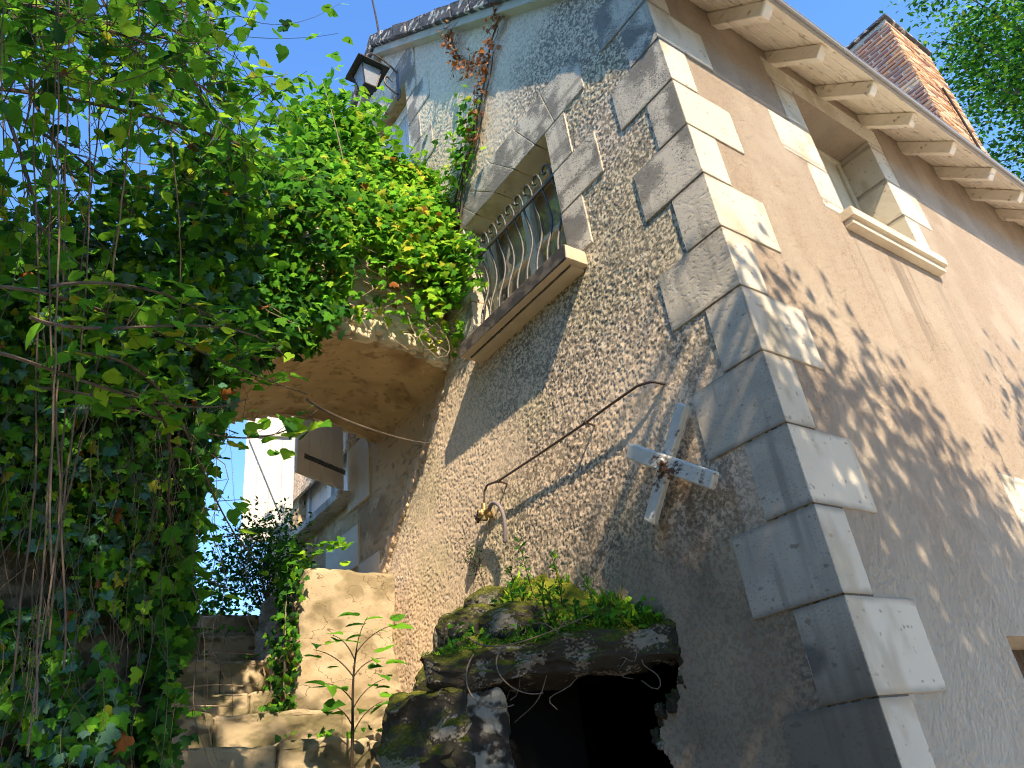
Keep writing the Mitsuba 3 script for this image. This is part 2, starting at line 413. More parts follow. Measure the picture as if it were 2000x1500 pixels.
# ------------------------------------------------------------------ the ground
g = np.stack(np.meshgrid(np.r_[-300, -60, -25, np.arange(-12, 12.1, .5), 25, 60, 300], np.r_[-300, -60, -25, np.arange(-12, 12.1, .5), 25, 60, 300], indexing='ij') + [np.zeros(1)], -1) if False else None
xs = np.r_[-300, -60, -25, np.arange(-12, 12.1, .5), 25, 60, 300]
G = np.zeros((len(xs), len(xs), 3)); G[..., 0] = xs[:, None]; G[..., 1] = xs[None]
G[..., 2] = -.06 + .06 * meshkit.fbm(np.stack([G[..., 0] * .7, G[..., 1] * .7, G[..., 0] * 0], -1), 3)
structure('ground', grid_mesh(G), 'bounce_ground', True)
# higher terrace behind the garden wall and at the head of the stairs
terr = cat([box((-60, -40, -.5), (-4.42, -.004, 3.07)), box((-4.42, -40, -.5), (-3.62, -1.67, 3.06))])
structure('terrace', terr, 'earth')

# ------------------------------------------------------------------ the house
GS, GZ = .945, 5.64                                     # gable slope, height of the rake at x = 0


def gz(x): return GZ + GS * np.minimum(np.abs(x), 6.2 - np.abs(x))


label('house', 'roughcast stone house with pale corner quoins, timber eaves and grilled window', 'house')
WIN_A = (-1.975, -.965, 4.23, 5.275)
WIN_U = (-3.52, -2.65, 6.30, 7.63)
WIN_L = (-5.33, -4.12, 4.03, 5.36)
WIN_B = (1.335, 2.225, 4.33, 5.425)
OVEN = [(-.80, 2.02), (-.86, 2.10), (-1.95, 2.10), (-2.0, 1.0), (-.90, 1.0), (-.93, 1.55), (-1.02, 1.70), (-1.00, 1.80), (-.86, 1.90)]
e = .006
outA = [(-6.2, -.3), (-.302, -.3), (-.302, GZ + .285), (-3.1, gz(-3.1)), (-6.2, GZ)]
holesA = [rect(WIN_A[0] - e, WIN_A[1] + e, WIN_A[2] - .06, WIN_A[3] + e), rect(WIN_U[0] - e, WIN_U[1] + e, WIN_U[2], WIN_U[3] + e), rect(WIN_L[0] - e, WIN_L[1] + e, WIN_L[2] - .05, WIN_L[3] + e), OVEN]
part('house__front_wall', slab_poly(outA, holesA[:3] + [list(Polygon(OVEN).buffer(.07, join_style=2).exterior.coords)[:-1]], 'A', .03, .40), 'bounce_plaster', lab='old plaster wall under the arch, warm bounce light in its ochre')
# finer render over the upper left of the gable beyond the visible sheet
part('house__front_wall', slab_poly([(-6.2, 4.45), (-3.66, 4.45), (-3.66, gz(-3.66)), (-6.2, GZ)], [], 'A', 0, .029), 'roughcast')
part('house__side_wall', slab_poly([(.014, -.3), (9.3, -.3), (9.3, 5.745), (.014, 5.745)], [rect(WIN_B[0] - e, WIN_B[1] + e, WIN_B[2], WIN_B[3] + e), rect(1.085, 1.95, .6, 1.95)], 'B', 0, -.30), 'pink_render', lab='smooth pinkish rendered side wall')
part('house__rear_wall', cat([box((-6.2, 9.0, -.3), (-.31, 9.3, 5.6)), box((-6.2, .41, -.3), (-5.9, 8.99, 5.6))]), 'pink_render')
part('house__floor', box((-5.89, .42, 3.2), (-.31, 8.98, 3.5)), 'interior')

# roughcast sheet on the gable front: real pebbles
h = .008
X, Z = np.arange(-3.66, .0001, h), np.arange(.9, 8.62, h)
XX, ZZ = np.meshgrid(X, Z, indexing='ij')
peb = rng.uniform([-3.7, .8], [.05, 8.7], (int(3.75 * 7.9 / .0122 ** 2), 2))
amp = rng.uniform(.35, 1.0, len(peb))
d, ix = cKDTree(peb).query(np.stack([XX, ZZ], -1).reshape(-1, 2), workers=4)
hgt = (np.clip(1 - (d / .0098) ** 2, 0, 1) * amp[ix]).reshape(XX.shape)
P3 = np.stack([XX * 2.2, ZZ * 2.2, 0 * XX], -1)
cover = np.clip((meshkit.fbm(P3 * 1.3, 2, 3) - .15) * 3.0, .55, 1)
wav = (meshkit.fbm(P3 * .7, 2) - .5) * .010
Y = .002 - .0062 * hgt * cover + wav * np.clip(np.minimum(-XX, 1), 0, 1)
sheet = np.stack([XX, Y, ZZ], -1)
cx, cz = (XX[:-1, :-1] + h / 2), (ZZ[:-1, :-1] + h / 2)
keep = cz < gz(cx) + .1


def inrect(r, m=.03): return (cx > r[0] - m) & (cx < r[1] + m) & (cz > r[2] - m) & (cz < r[3] + m)


keep &= ~inrect(WIN_A) & ~inrect(WIN_U) & ~inrect(WIN_L)
wob = (meshkit.fbm(np.stack([cx * 6, cz * 6, 0 * cx], -1), 3, 5) - .5)
bnd = 4.29 + (cx + 2.35) * .962 + .16 * wob                    # cast shadow edge of the arch, built in as a torn roughcast edge
keep &= ~((cx < -2.33) & (cz > bnd) & (cz < 4.34))
from shapely import contains_xy
ovp = Polygon(OVEN).buffer(.0)
keep &= ~contains_xy(ovp, cx + .05 * wob, cz + .05 * wob)
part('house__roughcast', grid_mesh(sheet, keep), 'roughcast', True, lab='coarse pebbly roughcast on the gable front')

# quoins: one block on both faces, alternately long and short
z, k = 1.42 - 4 * .33, 0
for i in range(-4, 13):
    z0 = 1.42 + .33 * i
    la, lb = (.39, .19) if i % 2 == 0 else (.20, .43)
    la += rng.normal(0, .008); lb += rng.normal(0, .008)
    gap = .0035
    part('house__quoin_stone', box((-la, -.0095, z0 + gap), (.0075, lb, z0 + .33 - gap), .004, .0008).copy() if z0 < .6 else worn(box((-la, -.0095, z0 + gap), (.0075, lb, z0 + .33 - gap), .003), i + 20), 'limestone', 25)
part('house__quoin_joint', box((-.19, .001, .1), (.0035, .18, 5.66)), 'joint')

# window on the gable front: flat-arch lintel and toothed jambs
f0, f1 = -.010, .26
lint = [[(-.57, 5.283), (-.86, 5.283), (-.935, 5.615), (-.56, 5.60)], [(-1.07, 5.278), (-.866, 5.283), (-.942, 5.612), (-1.255, 5.60)],
        [(-1.312, 5.278), (-1.077, 5.278), (-1.262, 5.60), (-1.585, 5.595)], [(-1.552, 5.278), (-1.319, 5.278), (-1.592, 5.595), (-1.90, 5.59)],
        [(-1.80, 5.278), (-1.559, 5.278), (-1.907, 5.59), (-2.05, 5.59)], [(-2.35, 5.278), (-1.807, 5.278), (-2.057, 5.59), (-2.40, 5.59)]]
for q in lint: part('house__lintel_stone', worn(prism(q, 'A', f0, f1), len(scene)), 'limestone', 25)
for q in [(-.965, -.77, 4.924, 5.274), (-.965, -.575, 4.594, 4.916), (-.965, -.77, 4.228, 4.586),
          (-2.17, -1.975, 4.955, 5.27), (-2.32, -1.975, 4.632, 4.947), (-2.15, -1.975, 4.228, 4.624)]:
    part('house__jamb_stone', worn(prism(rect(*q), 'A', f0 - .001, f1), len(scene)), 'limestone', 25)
part('house__window_sill', cat([box((-1.97, -.155, 4.12), (-.845, .25, 4.222), .006, .001), box((-1.93, -.10, 4.105), (-.88, .05, 4.124), .004)]), 'weathered_sill', lab='stone sill with soot black front edge under the iron grille')


def casement(tag, x0, x1, z0, z1, y, mullions, rails, plane='A', m='white_paint', w=.055, glass=True):
    """frame bars in the opening; y = depth of its face"""
    bars = []
    def b(a0, a1, c0, c1, d):
        bars.append(box((a0, d, c0), (a1, d + .05, c1), .004) if plane == 'A' else box((-d - .05, a0, c0), (-d, a1, c1), .004))
    b(x0, x0 + w, z0, z1, y); b(x1 - w, x1, z0, z1, y); b(x0 + w, x1 - w, z0, z0 + w, y); b(x0 + w, x1 - w, z1 - w, z1, y)
    for q in mullions: b(q - .045, q + .045, z0 + w, z1 - w, y - .008)
    for q in rails: b(x0 + w, x1 - w, q - .018, q + .018, y + .004)
    part(f'house__{tag}', cat(bars), m)
    if glass:
        yy = y + .025
        q = np.array([(x0, yy, z0), (x1, yy, z0), (x1, yy, z1), (x0, yy, z1)]) if plane == 'A' else np.array([(-yy, x0, z0), (-yy, x1, z0), (-yy, x1, z1), (-yy, x0, z1)])
        part(f'house__{tag}__pane', TM(q, [(0, 1, 2), (0, 2, 3)]), 'window_glass')


casement('front_window', -1.973, -.967, 4.23, 5.276, .17, [-1.47], [4.76], w=.065, m='cream_paint')
part('house__front_curtain', box((-1.97, .30, 4.27), (-.97, .31, 5.27)), 'interior')

# iron grille: S-shaped bars hooked over a rail
tt = np.linspace(0, 1, 26)
zz = 4.965 + (4.225 - 4.965) * tt
yy = .035 + np.interp(tt, [0, .12, .28, .45, .62, .78, .9, 1], [0, .022, .045, .024, -.028, -.062, -.060, -.045])
yy = np.convolve(np.pad(yy, 2, mode='edge'), np.ones(5) / 5, 'valid')
a = np.linspace(np.pi * .0, np.pi * 1.55, 14)
for x in -1.03 - .1045 * np.arange(9):
    hook = [(x - .004 * q, .035, 4.965 + .028 * q) for q in range(4)]
    sc = np.stack([x - .047 + .036 * np.cos(a) * np.linspace(1, .75, 14) + .0, np.full(14, .035), 5.075 + .036 * np.sin(a) * np.linspace(1, .8, 14)], 1)
    up = spline([(x, .035, 4.965), (x + .004, .035, 5.02), tuple(sc[0] + [.003, 0, -.012])], 8)
    path = np.vstack([np.stack([np.full(26, x), yy, zz], 1)[::-1], up[1:], sc])
    part('house__window_grille__bar', tube(path, .0085, .0075, 8), 'black_iron', True)
part('house__window_grille__rail', obox((-1.47, .035, 4.967), np.eye(3), (.5, .008, .013), .002), 'black_iron')

# upper window with a closed white board shutter
for q in [(-2.655, -2.46, 7.36, 7.63), (-2.655, -2.26, 7.02, 7.35), (-2.655, -2.45, 6.70, 7.01), (-2.655, -2.27, 6.36, 6.69),
          (-3.72, -3.515, 7.02, 7.35), (-3.9, -3.515, 6.70, 7.01)]:
    part('house__jamb_stone', worn(prism(rect(*q), 'A', f0, f1), len(scene)), 'limestone', 25)
for q in [[(-3.08, 7.64), (-2.46, 7.64), (-2.46, 8.02), (-3.08, 8.04)], [(-3.75, 7.64), (-3.088, 7.64), (-3.088, 8.04), (-3.6, 7.9)]]:
    part('house__lintel_stone', worn(prism(q, 'A', f0, f1), len(scene)), 'limestone', 25)
for i in range(6):
    x0 = WIN_U[0] + .145 * i
    part('house__upper_shutter__board', box((x0 + .001, .13, 6.3), (x0 + .143, .155, 7.5), .003), 'white_paint')
part('house__upper_window_head', box((-3.52, .12, 7.505), (-2.65, .17, 7.63), .004), 'painted_wood')
part('house__upper_window_back', box((-3.55, .28, 6.25), (-2.6, .29, 7.7)), 'interior')

# window under the arch, both shutters open
for q in [(-4.125, -3.93, 4.44, 4.76), (-4.125, -3.70, 3.86, 4.43), (-4.6, -3.93, 3.36, 3.70), (-3.93, -3.55, 3.02, 3.36)]:
    part('house__jamb_stone', prism(rect(*q), 'A', .008, f1), 'reveal_stone')
part('house__passage_sill', box((-5.36, -.11, 3.95), (-4.05, .25, 4.03), .008), 'limestone')
casement('passage_window', -5.32, -4.13, 4.03, 5.35, .10, [-4.72], [], m='white_paint', w=.07, glass=False)
for i in range(8): part('house__passage_board', box((-5.318 + .1485 * i, .125, 4.04), (-5.172 + .1485 * i, .145, 5.34), .003), 'white_paint')


def shutter(root, hinge, dirv, L, z0, z1, m, braced):
    d = np.array([*dirv, 0.0]); d /= np.linalg.norm(d); nn = np.array([-d[1], d[0], 0]); u = np.array([0, 0, 1.0])
    if nn[0] < 0: nn = -nn                                        # nn points towards the viewer's side
    c = np.array([*hinge, 0.0])
    nb = 4
    for i in range(nb):
        part(root + '__board', obox(c + d * L * (i + .5) / nb + u * (z0 + z1) / 2, [d, nn, u], (L / nb / 2 - .0012, .014, (z1 - z0) / 2), .002), m)
    if braced:
        for zc in (z0 + .16, z1 - .22):
            part(root + '__batten', obox(c + d * L / 2 + nn * .031 + u * zc, [d, nn, u], (L / 2 - .03, .0165, .045), .003), m)
        p0, p1 = c + d * (L - .06) + u * (z1 - .28), c + d * .06 + u * (z0 + .22)
        ax = (p1 - p0) / np.linalg.norm(p1 - p0)
        part(root + '__brace', obox((p0 + p1) / 2 + nn * .030, [ax, nn, np.cross(ax, nn)], (np.linalg.norm(p1 - p0) / 2, .0155, .042), .003), m)
    for zc in ([z0 + .16, z1 - .2] if not braced else [z0 + .12]):
        part(root + '__hinge', obox(c + d * L * (.42 if not braced else .8) + nn * (.018 if not braced else .018) + u * zc, [d, nn, u], (L * .44 if not braced else .05, .004, .02), .001), 'black_iron')


shutter('house__near_shutter', (-4.13, -.03), (.44, -.90), .56, 4.06, 5.36, 'shade_toned_paint', False)
shutter('house__far_shutter', (-5.33, -.03), (-.25, -.97), .47, 4.0, 5.36, 'white_paint', True)

# side wall window: deep bare reveal, toothed jambs, moulded sill
for q in [(.91, 1.335, 4.69, 5.02), (1.115, 1.335, 4.33, 4.683), (1.12, 1.335, 5.027, 5.43), (2.225, 2.62, 4.73, 5.06), (2.225, 2.40, 4.33, 4.723), (2.225, 2.42, 5.067, 5.43)]:
    part('house__jamb_stone', worn(prism(rect(*q), 'B', .004, -.26), len(scene)), 'limestone', 25)
part('house__lintel_stone', worn(prism(rect(1.10, 2.44, 5.44, 5.63), 'B', .0035, -.26), len(scene)), 'limestone', 25)
part('house__side_sill', cat([box((-.26, 1.25, 4.265), (.08, 2.32, 4.33), .004), box((0, 1.26, 4.222), (.055, 2.31, 4.264), .004)]), 'reveal_stone', lab='moulded cream stone sill under the plain side window')
casement('side_window', 1.335, 2.225, 4.335, 5.43, .225, [], [], 'B', m='cream_paint', w=.05, glass=False)
for i in range(5): part('house__side_shutter__board', box((-.262, 1.385 + .158 * i, 4.38), (-.245, 1.540 + .158 * i, 5.38), .003), 'cream_paint')
# low opening and a jamb stone of the next window, at the right edge of the view
part('house__low_opening_back', box((-.29, 1.08, .6), (-.28, 1.96, 1.96)), 'bark')
part('house__jamb_stone', worn(prism(rect(1.775, 2.22, 2.44, 2.775), 'B', .004, -.1), len(scene)), 'limestone', 25)

# eaves: boards on rafter tails
s = np.array([1, 0, -GS]); s /= np.linalg.norm(s); nrm = np.array([GS, 0, 1]); nrm /= np.linalg.norm(nrm); yv = np.array([0, 1.0, 0])
axes = [s, yv, nrm]


def on_slope(x, y, up): return np.array([x, y, 5.60 - GS * x + up * 1.376])


for kx in range(16):
    y = .12 + .548 * kx + rng.normal(0, .012)
    L = .78 + rng.normal(0, .008)
    c = on_slope(.315 + rng.normal(0, .006), y, .054) - s * (L / 2)
    tw = rng.normal(0, .012); ax_ = [s, yv * math.cos(tw) + nrm * math.sin(tw), nrm * math.cos(tw) - yv * math.sin(tw)]
    part('house__rafter', obox(c, ax_, (L / 2, .034 + rng.normal(0, .002), .044), .005), 'painted_wood')
w, x0 = .098, .362
y_ends = [-.11, 2.6, 5.3, 9.4]
for i in range(6):
    for j in range(3):
        off = .37 * ((i * 2) % 3) - .3 if j < 2 else 0
        a0 = y_ends[j] + (.37 * ((i * 2) % 3) - .3 if j else 0); a1 = y_ends[j + 1] + (.37 * ((i * 2) % 3) - .3 if j < 2 else 0)
        c = on_slope(x0, (a0 + a1) / 2, .115) - s * (w * (i + .5))
        part('house__soffit_board', obox(c, axes, (w / 2 - .005, (a1 - a0) / 2 - .004, .0105), .003), 'painted_wood')
# roof slabs, zinc drip edge, verge
roof = []
for sg in (0, 1):
    pts = np.array([on_slope(.37, 0, .128), on_slope(.37, 0, .16), [-3.1, 0, 8.80], [-3.1, 0, 8.72]])
    if sg: pts = pts * [-1, 1, 1] + [-6.2, 0, 0]
    v = np.vstack([pts + [0, -.09, 0], pts + [0, 9.45, 0]])
    roof.append(trimesh.convex.convex_hull(v))
part('house__roof', cat(roof), 'slate')
part('house__drip_edge', cat([tube([on_slope(.383, -.12, .125), on_slope(.383, 9.45, .125)], .010, sides=8), obox(on_slope(.374, 4.66, .125), axes, (.004, 4.79, .025), .001)]), 'zinc', True, lab='thin grey zinc drip edge along the eaves')
for sg in (0, 1):
    fx = (lambda q: (-6.2 - q[0], q[1])) if sg else (lambda q: q)
    band = [fx(q) for q in [(.02, GZ - .055), (-3.1, gz(-3.1) - .055), (-3.1, gz(-3.1) + .04), (.02, GZ + .04)]]
    part('house__verge_band', prism(band, 'A', -.085, .10, .006), 'verge_band')
    n_seg = 14
    for i in range(n_seg):
        xa, xb = .30 - 3.40 * i / n_seg, .30 - 3.40 * (i + 1) / n_seg
        za, zb = GZ - GS * xa, GZ - GS * xb
        t0, t1 = .225 + rng.normal(0, .008), .225 + rng.normal(0, .008)
        q = [fx(p_) for p_ in [(xa - .002, za + .047), (xb + .002, zb + .047), (xb + .002, zb + t1), (xa - .002, za + t0)]]
        m = prism(q, 'A', -.125 - rng.uniform(0, .014), .3, .012)
        part('house__verge_tile', m, 'mossy_tile')
part('house__ridge_tile', tube([(-3.1, -.08, 8.72), (-3.1, 9.4, 8.72)], .10, sides=10), 'mossy_tile')

# chimney of thin bricks
cy0, cy1, cx0, cx1 = 5.90, 7.02, -.88, -.30
part('house__chimney__core', box((cx0 + .012, cy0 + .012, 5.7), (cx1 - .012, cy1 - .012, 9.90)), 'brick_mortar')
tmpl = [box((-.104, -.05, -.0185), (.104, .05, .0185), .004, .0026) for _ in range(5)]
plys = [[mikit.ply(t, f'brick_{b}') for b in range(4)] for t in tmpl]
low = []
H = .062
for r in range(int((9.88 - 5.75) / H)):
    zc = 5.78 + H * r
    for face in (0, 1):
        L = (cx1 - cx0) if face == 0 else (cy1 - cy0)
        st = (0 if (r + face) % 2 else -.115)
        x = st
        while x < L - .02:
            a0, a1 = max(x, 0), min(x + .218, L)
            x += .228
            if a1 - a0 < .05: continue
            sc = (a1 - a0) / .218
            b = rng.choice(4, p=[.16, .42, .08, .34] if face else [.42, .18, .32, .08])  # sunward face gets paler bricks, sunlight put into the colour choice
            tf = T().translate([cx0 + (a0 + a1) / 2, cy0 + .048 + rng.normal(0, .003), zc]) @ T().rotate([0, 0, 1], rng.normal(0, .8)) if face == 0 else \
                T().translate([cx1 - .048 + rng.normal(0, .003), cy0 + (a0 + a1) / 2, zc]) @ T().rotate([0, 0, 1], 90 + rng.normal(0, .8))
            tf = tf @ T().rotate([0, 1, 0], rng.normal(0, .7)) @ T().scale([sc, 1, 1])
            if zc > 7.9:
                scene[numbered('house__chimney__brick')] = {**plys[rng.integers(5)][b], 'to_world': tf}
            else:
                t = tmpl[rng.integers(5)].copy(); t.apply_transform(np.array(tf.matrix).reshape(4, 4)); low.append(t)
part('house__chimney__brickwork', cat(low), 'brick_1', kind='stuff')
part('house__chimney__cap', box((cx0 - .035, cy0 - .035, 9.90), (cx1 + .035, cy1 + .035, 9.945), .006), 'mossy_tile')
part('house__chimney__conductor', tube(spline([(-.27, 6.62, 5.9), (-.275, 6.61, 7.5), (-.27, 6.6, 8.4), (-.27, 6.55, 8.9)], 12), .014, sides=6), 'dark_stem', True)

# mortar lumps of the torn roughcast, tracing the arch's built-in shadow edge
for i in range(95):
    t = rng.uniform(0, 1) ** .9
    x = -2.33 - 1.16 * t; zc = 4.29 + (x + 2.35) * .962 + rng.normal(0, .022) - .01
    r = rng.uniform(.014, .042) * (1 + .3 * t)
    part('house__mortar_lump', rock((x, .012 + rng.normal(0, .006), zc), (r * 1.1, r * .62, r * 1.1), 100 + i, .3, 2), 'crumbled_mortar', True)
# the oven's hollow inside the wall
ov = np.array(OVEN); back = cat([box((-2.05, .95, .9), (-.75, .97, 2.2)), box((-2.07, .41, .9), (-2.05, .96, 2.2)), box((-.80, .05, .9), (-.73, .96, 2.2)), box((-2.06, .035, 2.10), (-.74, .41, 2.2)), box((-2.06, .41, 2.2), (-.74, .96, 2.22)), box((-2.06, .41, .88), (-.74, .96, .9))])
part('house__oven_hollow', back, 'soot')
for i in range(16):                                                # broken edge of the opening
    q = ov[[0, 8, 7, 6, 5]]; t = rng.uniform(0, 4); k = int(t); p_ = q[k] + (q[k + 1] - q[k]) * (t - k)
    r = rng.uniform(.008, .026)
    part('house__mortar_lump', rock((p_[0] + rng.normal(0, .018), .005 + rng.normal(0, .012), p_[1] + rng.normal(0, .015)), (r, r * .8, r * 1.3), 300 + i, .55, 3), 'oven_stone', True)

# ------------------------------------------------------------------ things fixed on or leaning on the house
label('iron_cross', 'rusty white painted iron cross fixed on the roughcast wall as tie anchor', 'wall anchor')
b1 = np.array([-.63 + .18 * 1.0, -.05, 3.02]); b0 = np.array([-.79, -.05, 2.62])


def strap(p0, p1, width, thick, y):
    p0, p1 = np.array(p0), np.array(p1); d = p1 - p0; L = np.linalg.norm(d); d /= L
    return obox(np.array([(p0[0] + p1[0]) / 2, y, (p0[1] + p1[1]) / 2]), [[d[0], 0, d[1]], [0, 1, 0], [-d[1], 0, d[0]]], (L / 2, thick / 2, width / 2), .007)


part('iron_cross__bar', strap((-.402, 3.012), (-.738, 2.587), .066, .036, -.068), 'rusty_white_iron')
part('iron_cross__bar', strap((-.735, 2.926), (-.315, 2.609), .074, .038, -.105), 'rusty_white_iron')
part('iron_cross__bolt', tube([(-.55, .02, 2.79), (-.55, -.137, 2.79)], .017, sides=8), 'rusty_white_iron')

label('water_tap', 'brass tap with thin copper pipe and short rubber hose on roughcast wall', 'tap')
pp = poly([(-.525, -.004, 3.19), (-.565, -.04, 3.218), (-.64, -.058, 3.232), (-.83, -.06, 3.228), (-1.03, -.06, 3.222), (-1.45, -.057, 3.224), (-1.835, -.06, 3.226), (-1.955, -.061, 3.247), (-1.989, -.062, 3.222), (-2.01, -.062, 3.13)], 90)
part('water_tap__pipe', tube(pp, .0068, sides=8), 'copper_pipe', True)
for x in (-1.03, -1.835):
    part('water_tap__clip', cat([tube([(x, -.06, 3.222), (x, .01, 3.213)], .006, sides=6), tube([(x - .008, -.06, 3.224), (x + .008, -.06, 3.223)], .0125, sides=8)]), 'copper_pipe')
part('water_tap__body', cat([tube([(-2.012, -.062, 3.15), (-2.02, -.062, 3.05)], [.016, .022], sides=10), tube([(-2.02, .0, 3.09), (-2.02, -.10, 3.09)], .020, sides=10), tube([(-2.06, -.066, 3.085), (-1.95, -.066, 3.095)], .014, sides=8), rock((-2.025, -.075, 3.09), (.028, .022, .026), 4, .1, 2)]), 'brass', True)
part('water_tap__handle', cat([tube([(-2.06, -.066, 3.085), (-2.085, -.066, 3.08)], .022, sides=8), tube([(-2.085, -.066, 3.11), (-2.085, -.066, 3.055)], .008, sides=6)]), 'copper_pipe', True)
part('water_tap__hose', tube(spline([(-1.95, -.066, 3.095), (-1.905, -.07, 3.112), (-1.85, -.07, 3.078), (-1.82, -.065, 2.99), (-1.83, -.06, 2.92), (-1.855, -.055, 2.86)], 24), .0115, sides=10), 'grey_rubber', True)

label('wall_lantern', 'old rusty hooded lantern on bracket below the roof apex', 'lantern')
LC = np.array([-2.79, -.33, 7.62]); LS = .78


def frustum(c, w0, w1, z0, z1):
    p_ = [(sx * w / 2 * LS, sy * w / 2 * LS, z_ * LS) for w, z_ in ((w0, z0), (w1, z1)) for sx in (-1, 1) for sy in (-1, 1)]
    return trimesh.convex.convex_hull(np.array(p_) + c)


part('wall_lantern__hood', cat([frustum(LC, .40, .10, .12, .235), frustum(LC, .10, .06, .236, .27), tube([LC + [0, 0, .27 * LS], LC + [0, 0, .33]], [.03, .006], sides=8)]), 'lantern_rust')
part('wall_lantern__eave', frustum(LC, .405, .41, .105, .119), 'lantern_black')
part('wall_lantern__glass', frustum(LC, .14, .25, -.17, .10), 'lantern_glass')
bars = []
for sx in (-1, 1):
    for sy in (-1, 1):
        bars.append(tube([LC + np.array([sx * .073, sy * .073, -.175]) * LS, LC + np.array([sx * .129, sy * .129, .105]) * LS], .0075, sides=6))
bars.append(frustum(LC, .155, .16, -.188, -.172)); bars.append(frustum(LC, .04, .12, -.23, -.189))
part('wall_lantern__frame', cat(bars), 'lantern_black')
part('wall_lantern__bracket', cat([tube(spline([LC + [0, .0, .33], LC + [0, .05, .40], LC + [0, .2, .38], LC + [0, .34, .25]], 16), .011, sides=6), tube(spline([LC + [0, .34, -.02], LC + [0, .25, .0], LC + [0, .18, .09], LC + [0, .2, .16], LC + [0, .26, .13]], 20), .010, sides=6), box(LC + [-.03, .318, -.08], LC + [.03, .33, .32], .003)]), 'black_iron')

label('aerial_rod', 'thin bent metal rod standing on the roof apex', 'rod')
part('aerial_rod__rod', tube(spline([(-3.06, -.04, 8.62), (-3.08, -.045, 9.0), (-3.17, -.04, 9.5), (-3.21, -.05, 9.9), (-3.22, -.05, 10.4)], 16), .012, .007, 6), 'dark_stem')
part('aerial_rod__foot', box((-3.10, -.08, 8.60), (-3.02, .0, 8.66), .004), 'dark_stem')

# ------------------------------------------------------------------ garden archway
label('garden_archway', 'crumbling limestone archway over the stairs joined to the house, smothered in ivy', 'archway')
prof = np.array([(0.04, 4.27), (0, 4.29), (-.31, 4.375), (-.61, 4.40), (-1.03, 4.31), (-1.34, 4.08), (-1.53, 3.79), (-1.60, 3.34), (-1.64, 2.5), (-1.66, -.2)])
from scipy.interpolate import PchipInterpolator
dd = np.r_[0, np.cumsum(np.linalg.norm(np.diff(prof, axis=0), axis=1))]
tq = np.linspace(0, dd[-1], 190)
PR = np.stack([PchipInterpolator(dd, prof[:, 0])(tq), PchipInterpolator(dd, prof[:, 1])(tq)], 1)
tang = np.gradient(PR, axis=0); tang /= np.linalg.norm(tang, axis=1, keepdims=True); nin = np.stack([tang[:, 1], -tang[:, 0]], 1)  # into masonry/out
xv = np.linspace(-2.34, -3.62, 60)
V = np.zeros((len(PR), len(xv), 3)); V[..., 0] = xv[None]; V[..., 1] = PR[:, :1]; V[..., 2] = PR[:, 1:]
dn = (meshkit.fbm(V * 3.0, 4, 2) - .5) * .10 + (meshkit.fbm(V * 11, 3, 3) - .5) * .03
dn *= np.clip(-V[..., 1] / .1, 0, 1)
V[..., 1] += dn * nin[:, :1]; V[..., 2] += dn * nin[:, 1:]
part('garden_archway__vault', grid_mesh(V), 'bounce_plaster', True, lab='bare plastered underside of the vault, warm bounce light in its ochre')
top_y = np.array([0, -.5, -.95, -1.5, -2.0, -2.6, -4, -8.0]); top_z = np.array([5.75, 5.7, 5.55, 5.15, 4.6, 4.1, 3.8, 3.7])
gy, gzv = np.arange(-8, .001, .03), np.arange(-.2, 5.8, .03)
YY, Z2 = np.meshgrid(gy, gzv, indexing='ij')
inside = lambda y, zc: (y > -1.66) & (zc < np.interp(y, PR[::-1, 0], PR[::-1, 1], left=-9))
topf = lambda y: np.interp(y, top_y[::-1], top_z[::-1])


def face(xf, sgn, seed, key, m):
    F = np.stack([np.full(YY.shape, xf), YY, Z2], -1)
    F[..., 0] += sgn * ((meshkit.fbm(F * [1, 2.5, 2.5], 4, seed) - .5) * .14 + (meshkit.fbm(F * [1, 9, 9], 3, seed + 1) - .5) * .05)
    cy, cz_ = YY[:-1, :-1] + .015, Z2[:-1, :-1] + .015
    kp = ~inside(cy, cz_ + .02) & (cz_ < topf(cy) + .05)
    part(key, grid_mesh(F, kp), m, True)


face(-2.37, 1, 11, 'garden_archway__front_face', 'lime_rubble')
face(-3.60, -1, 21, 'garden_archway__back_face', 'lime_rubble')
tp = np.zeros((60, 12, 3)); tp[..., 1] = np.linspace(-8, 0, 60)[:, None]; tp[..., 0] = np.linspace(-2.33, -3.64, 12)[None]
tp[..., 2] = topf(tp[..., 1]) + (meshkit.fbm(tp * 2, 3, 5) - .5) * .15
part('garden_archway__top', grid_mesh(tp), 'moss', True)
i_r = 0
for i in range(150):                                               # rubble along the arch edge and on the face near the house
    if i < 80:
        k = int(rng.uniform(.02, .33) ** 1.0 * 189 * .85); y, zc = PR[k] + np.array([0, .03]) + rng.normal(0, .015, 2) - nin[k] * 0
        zc += abs(rng.normal(0, .06))
    else:
        y = -rng.uniform(.02, .62); zc = np.interp(y, PR[::-1, 0], PR[::-1, 1]) + rng.uniform(.03, .55) * (1 - .4 * rng.random())
    if y > -.02: continue
    r = rng.uniform(.025, .07)
    part('garden_archway__rubble_stone', rock((-2.355 + rng.normal(0, .012), y, zc), (r * .7, r * 1.2, r * .8), 500 + i, .28, 2), 'lime_rubble', True)

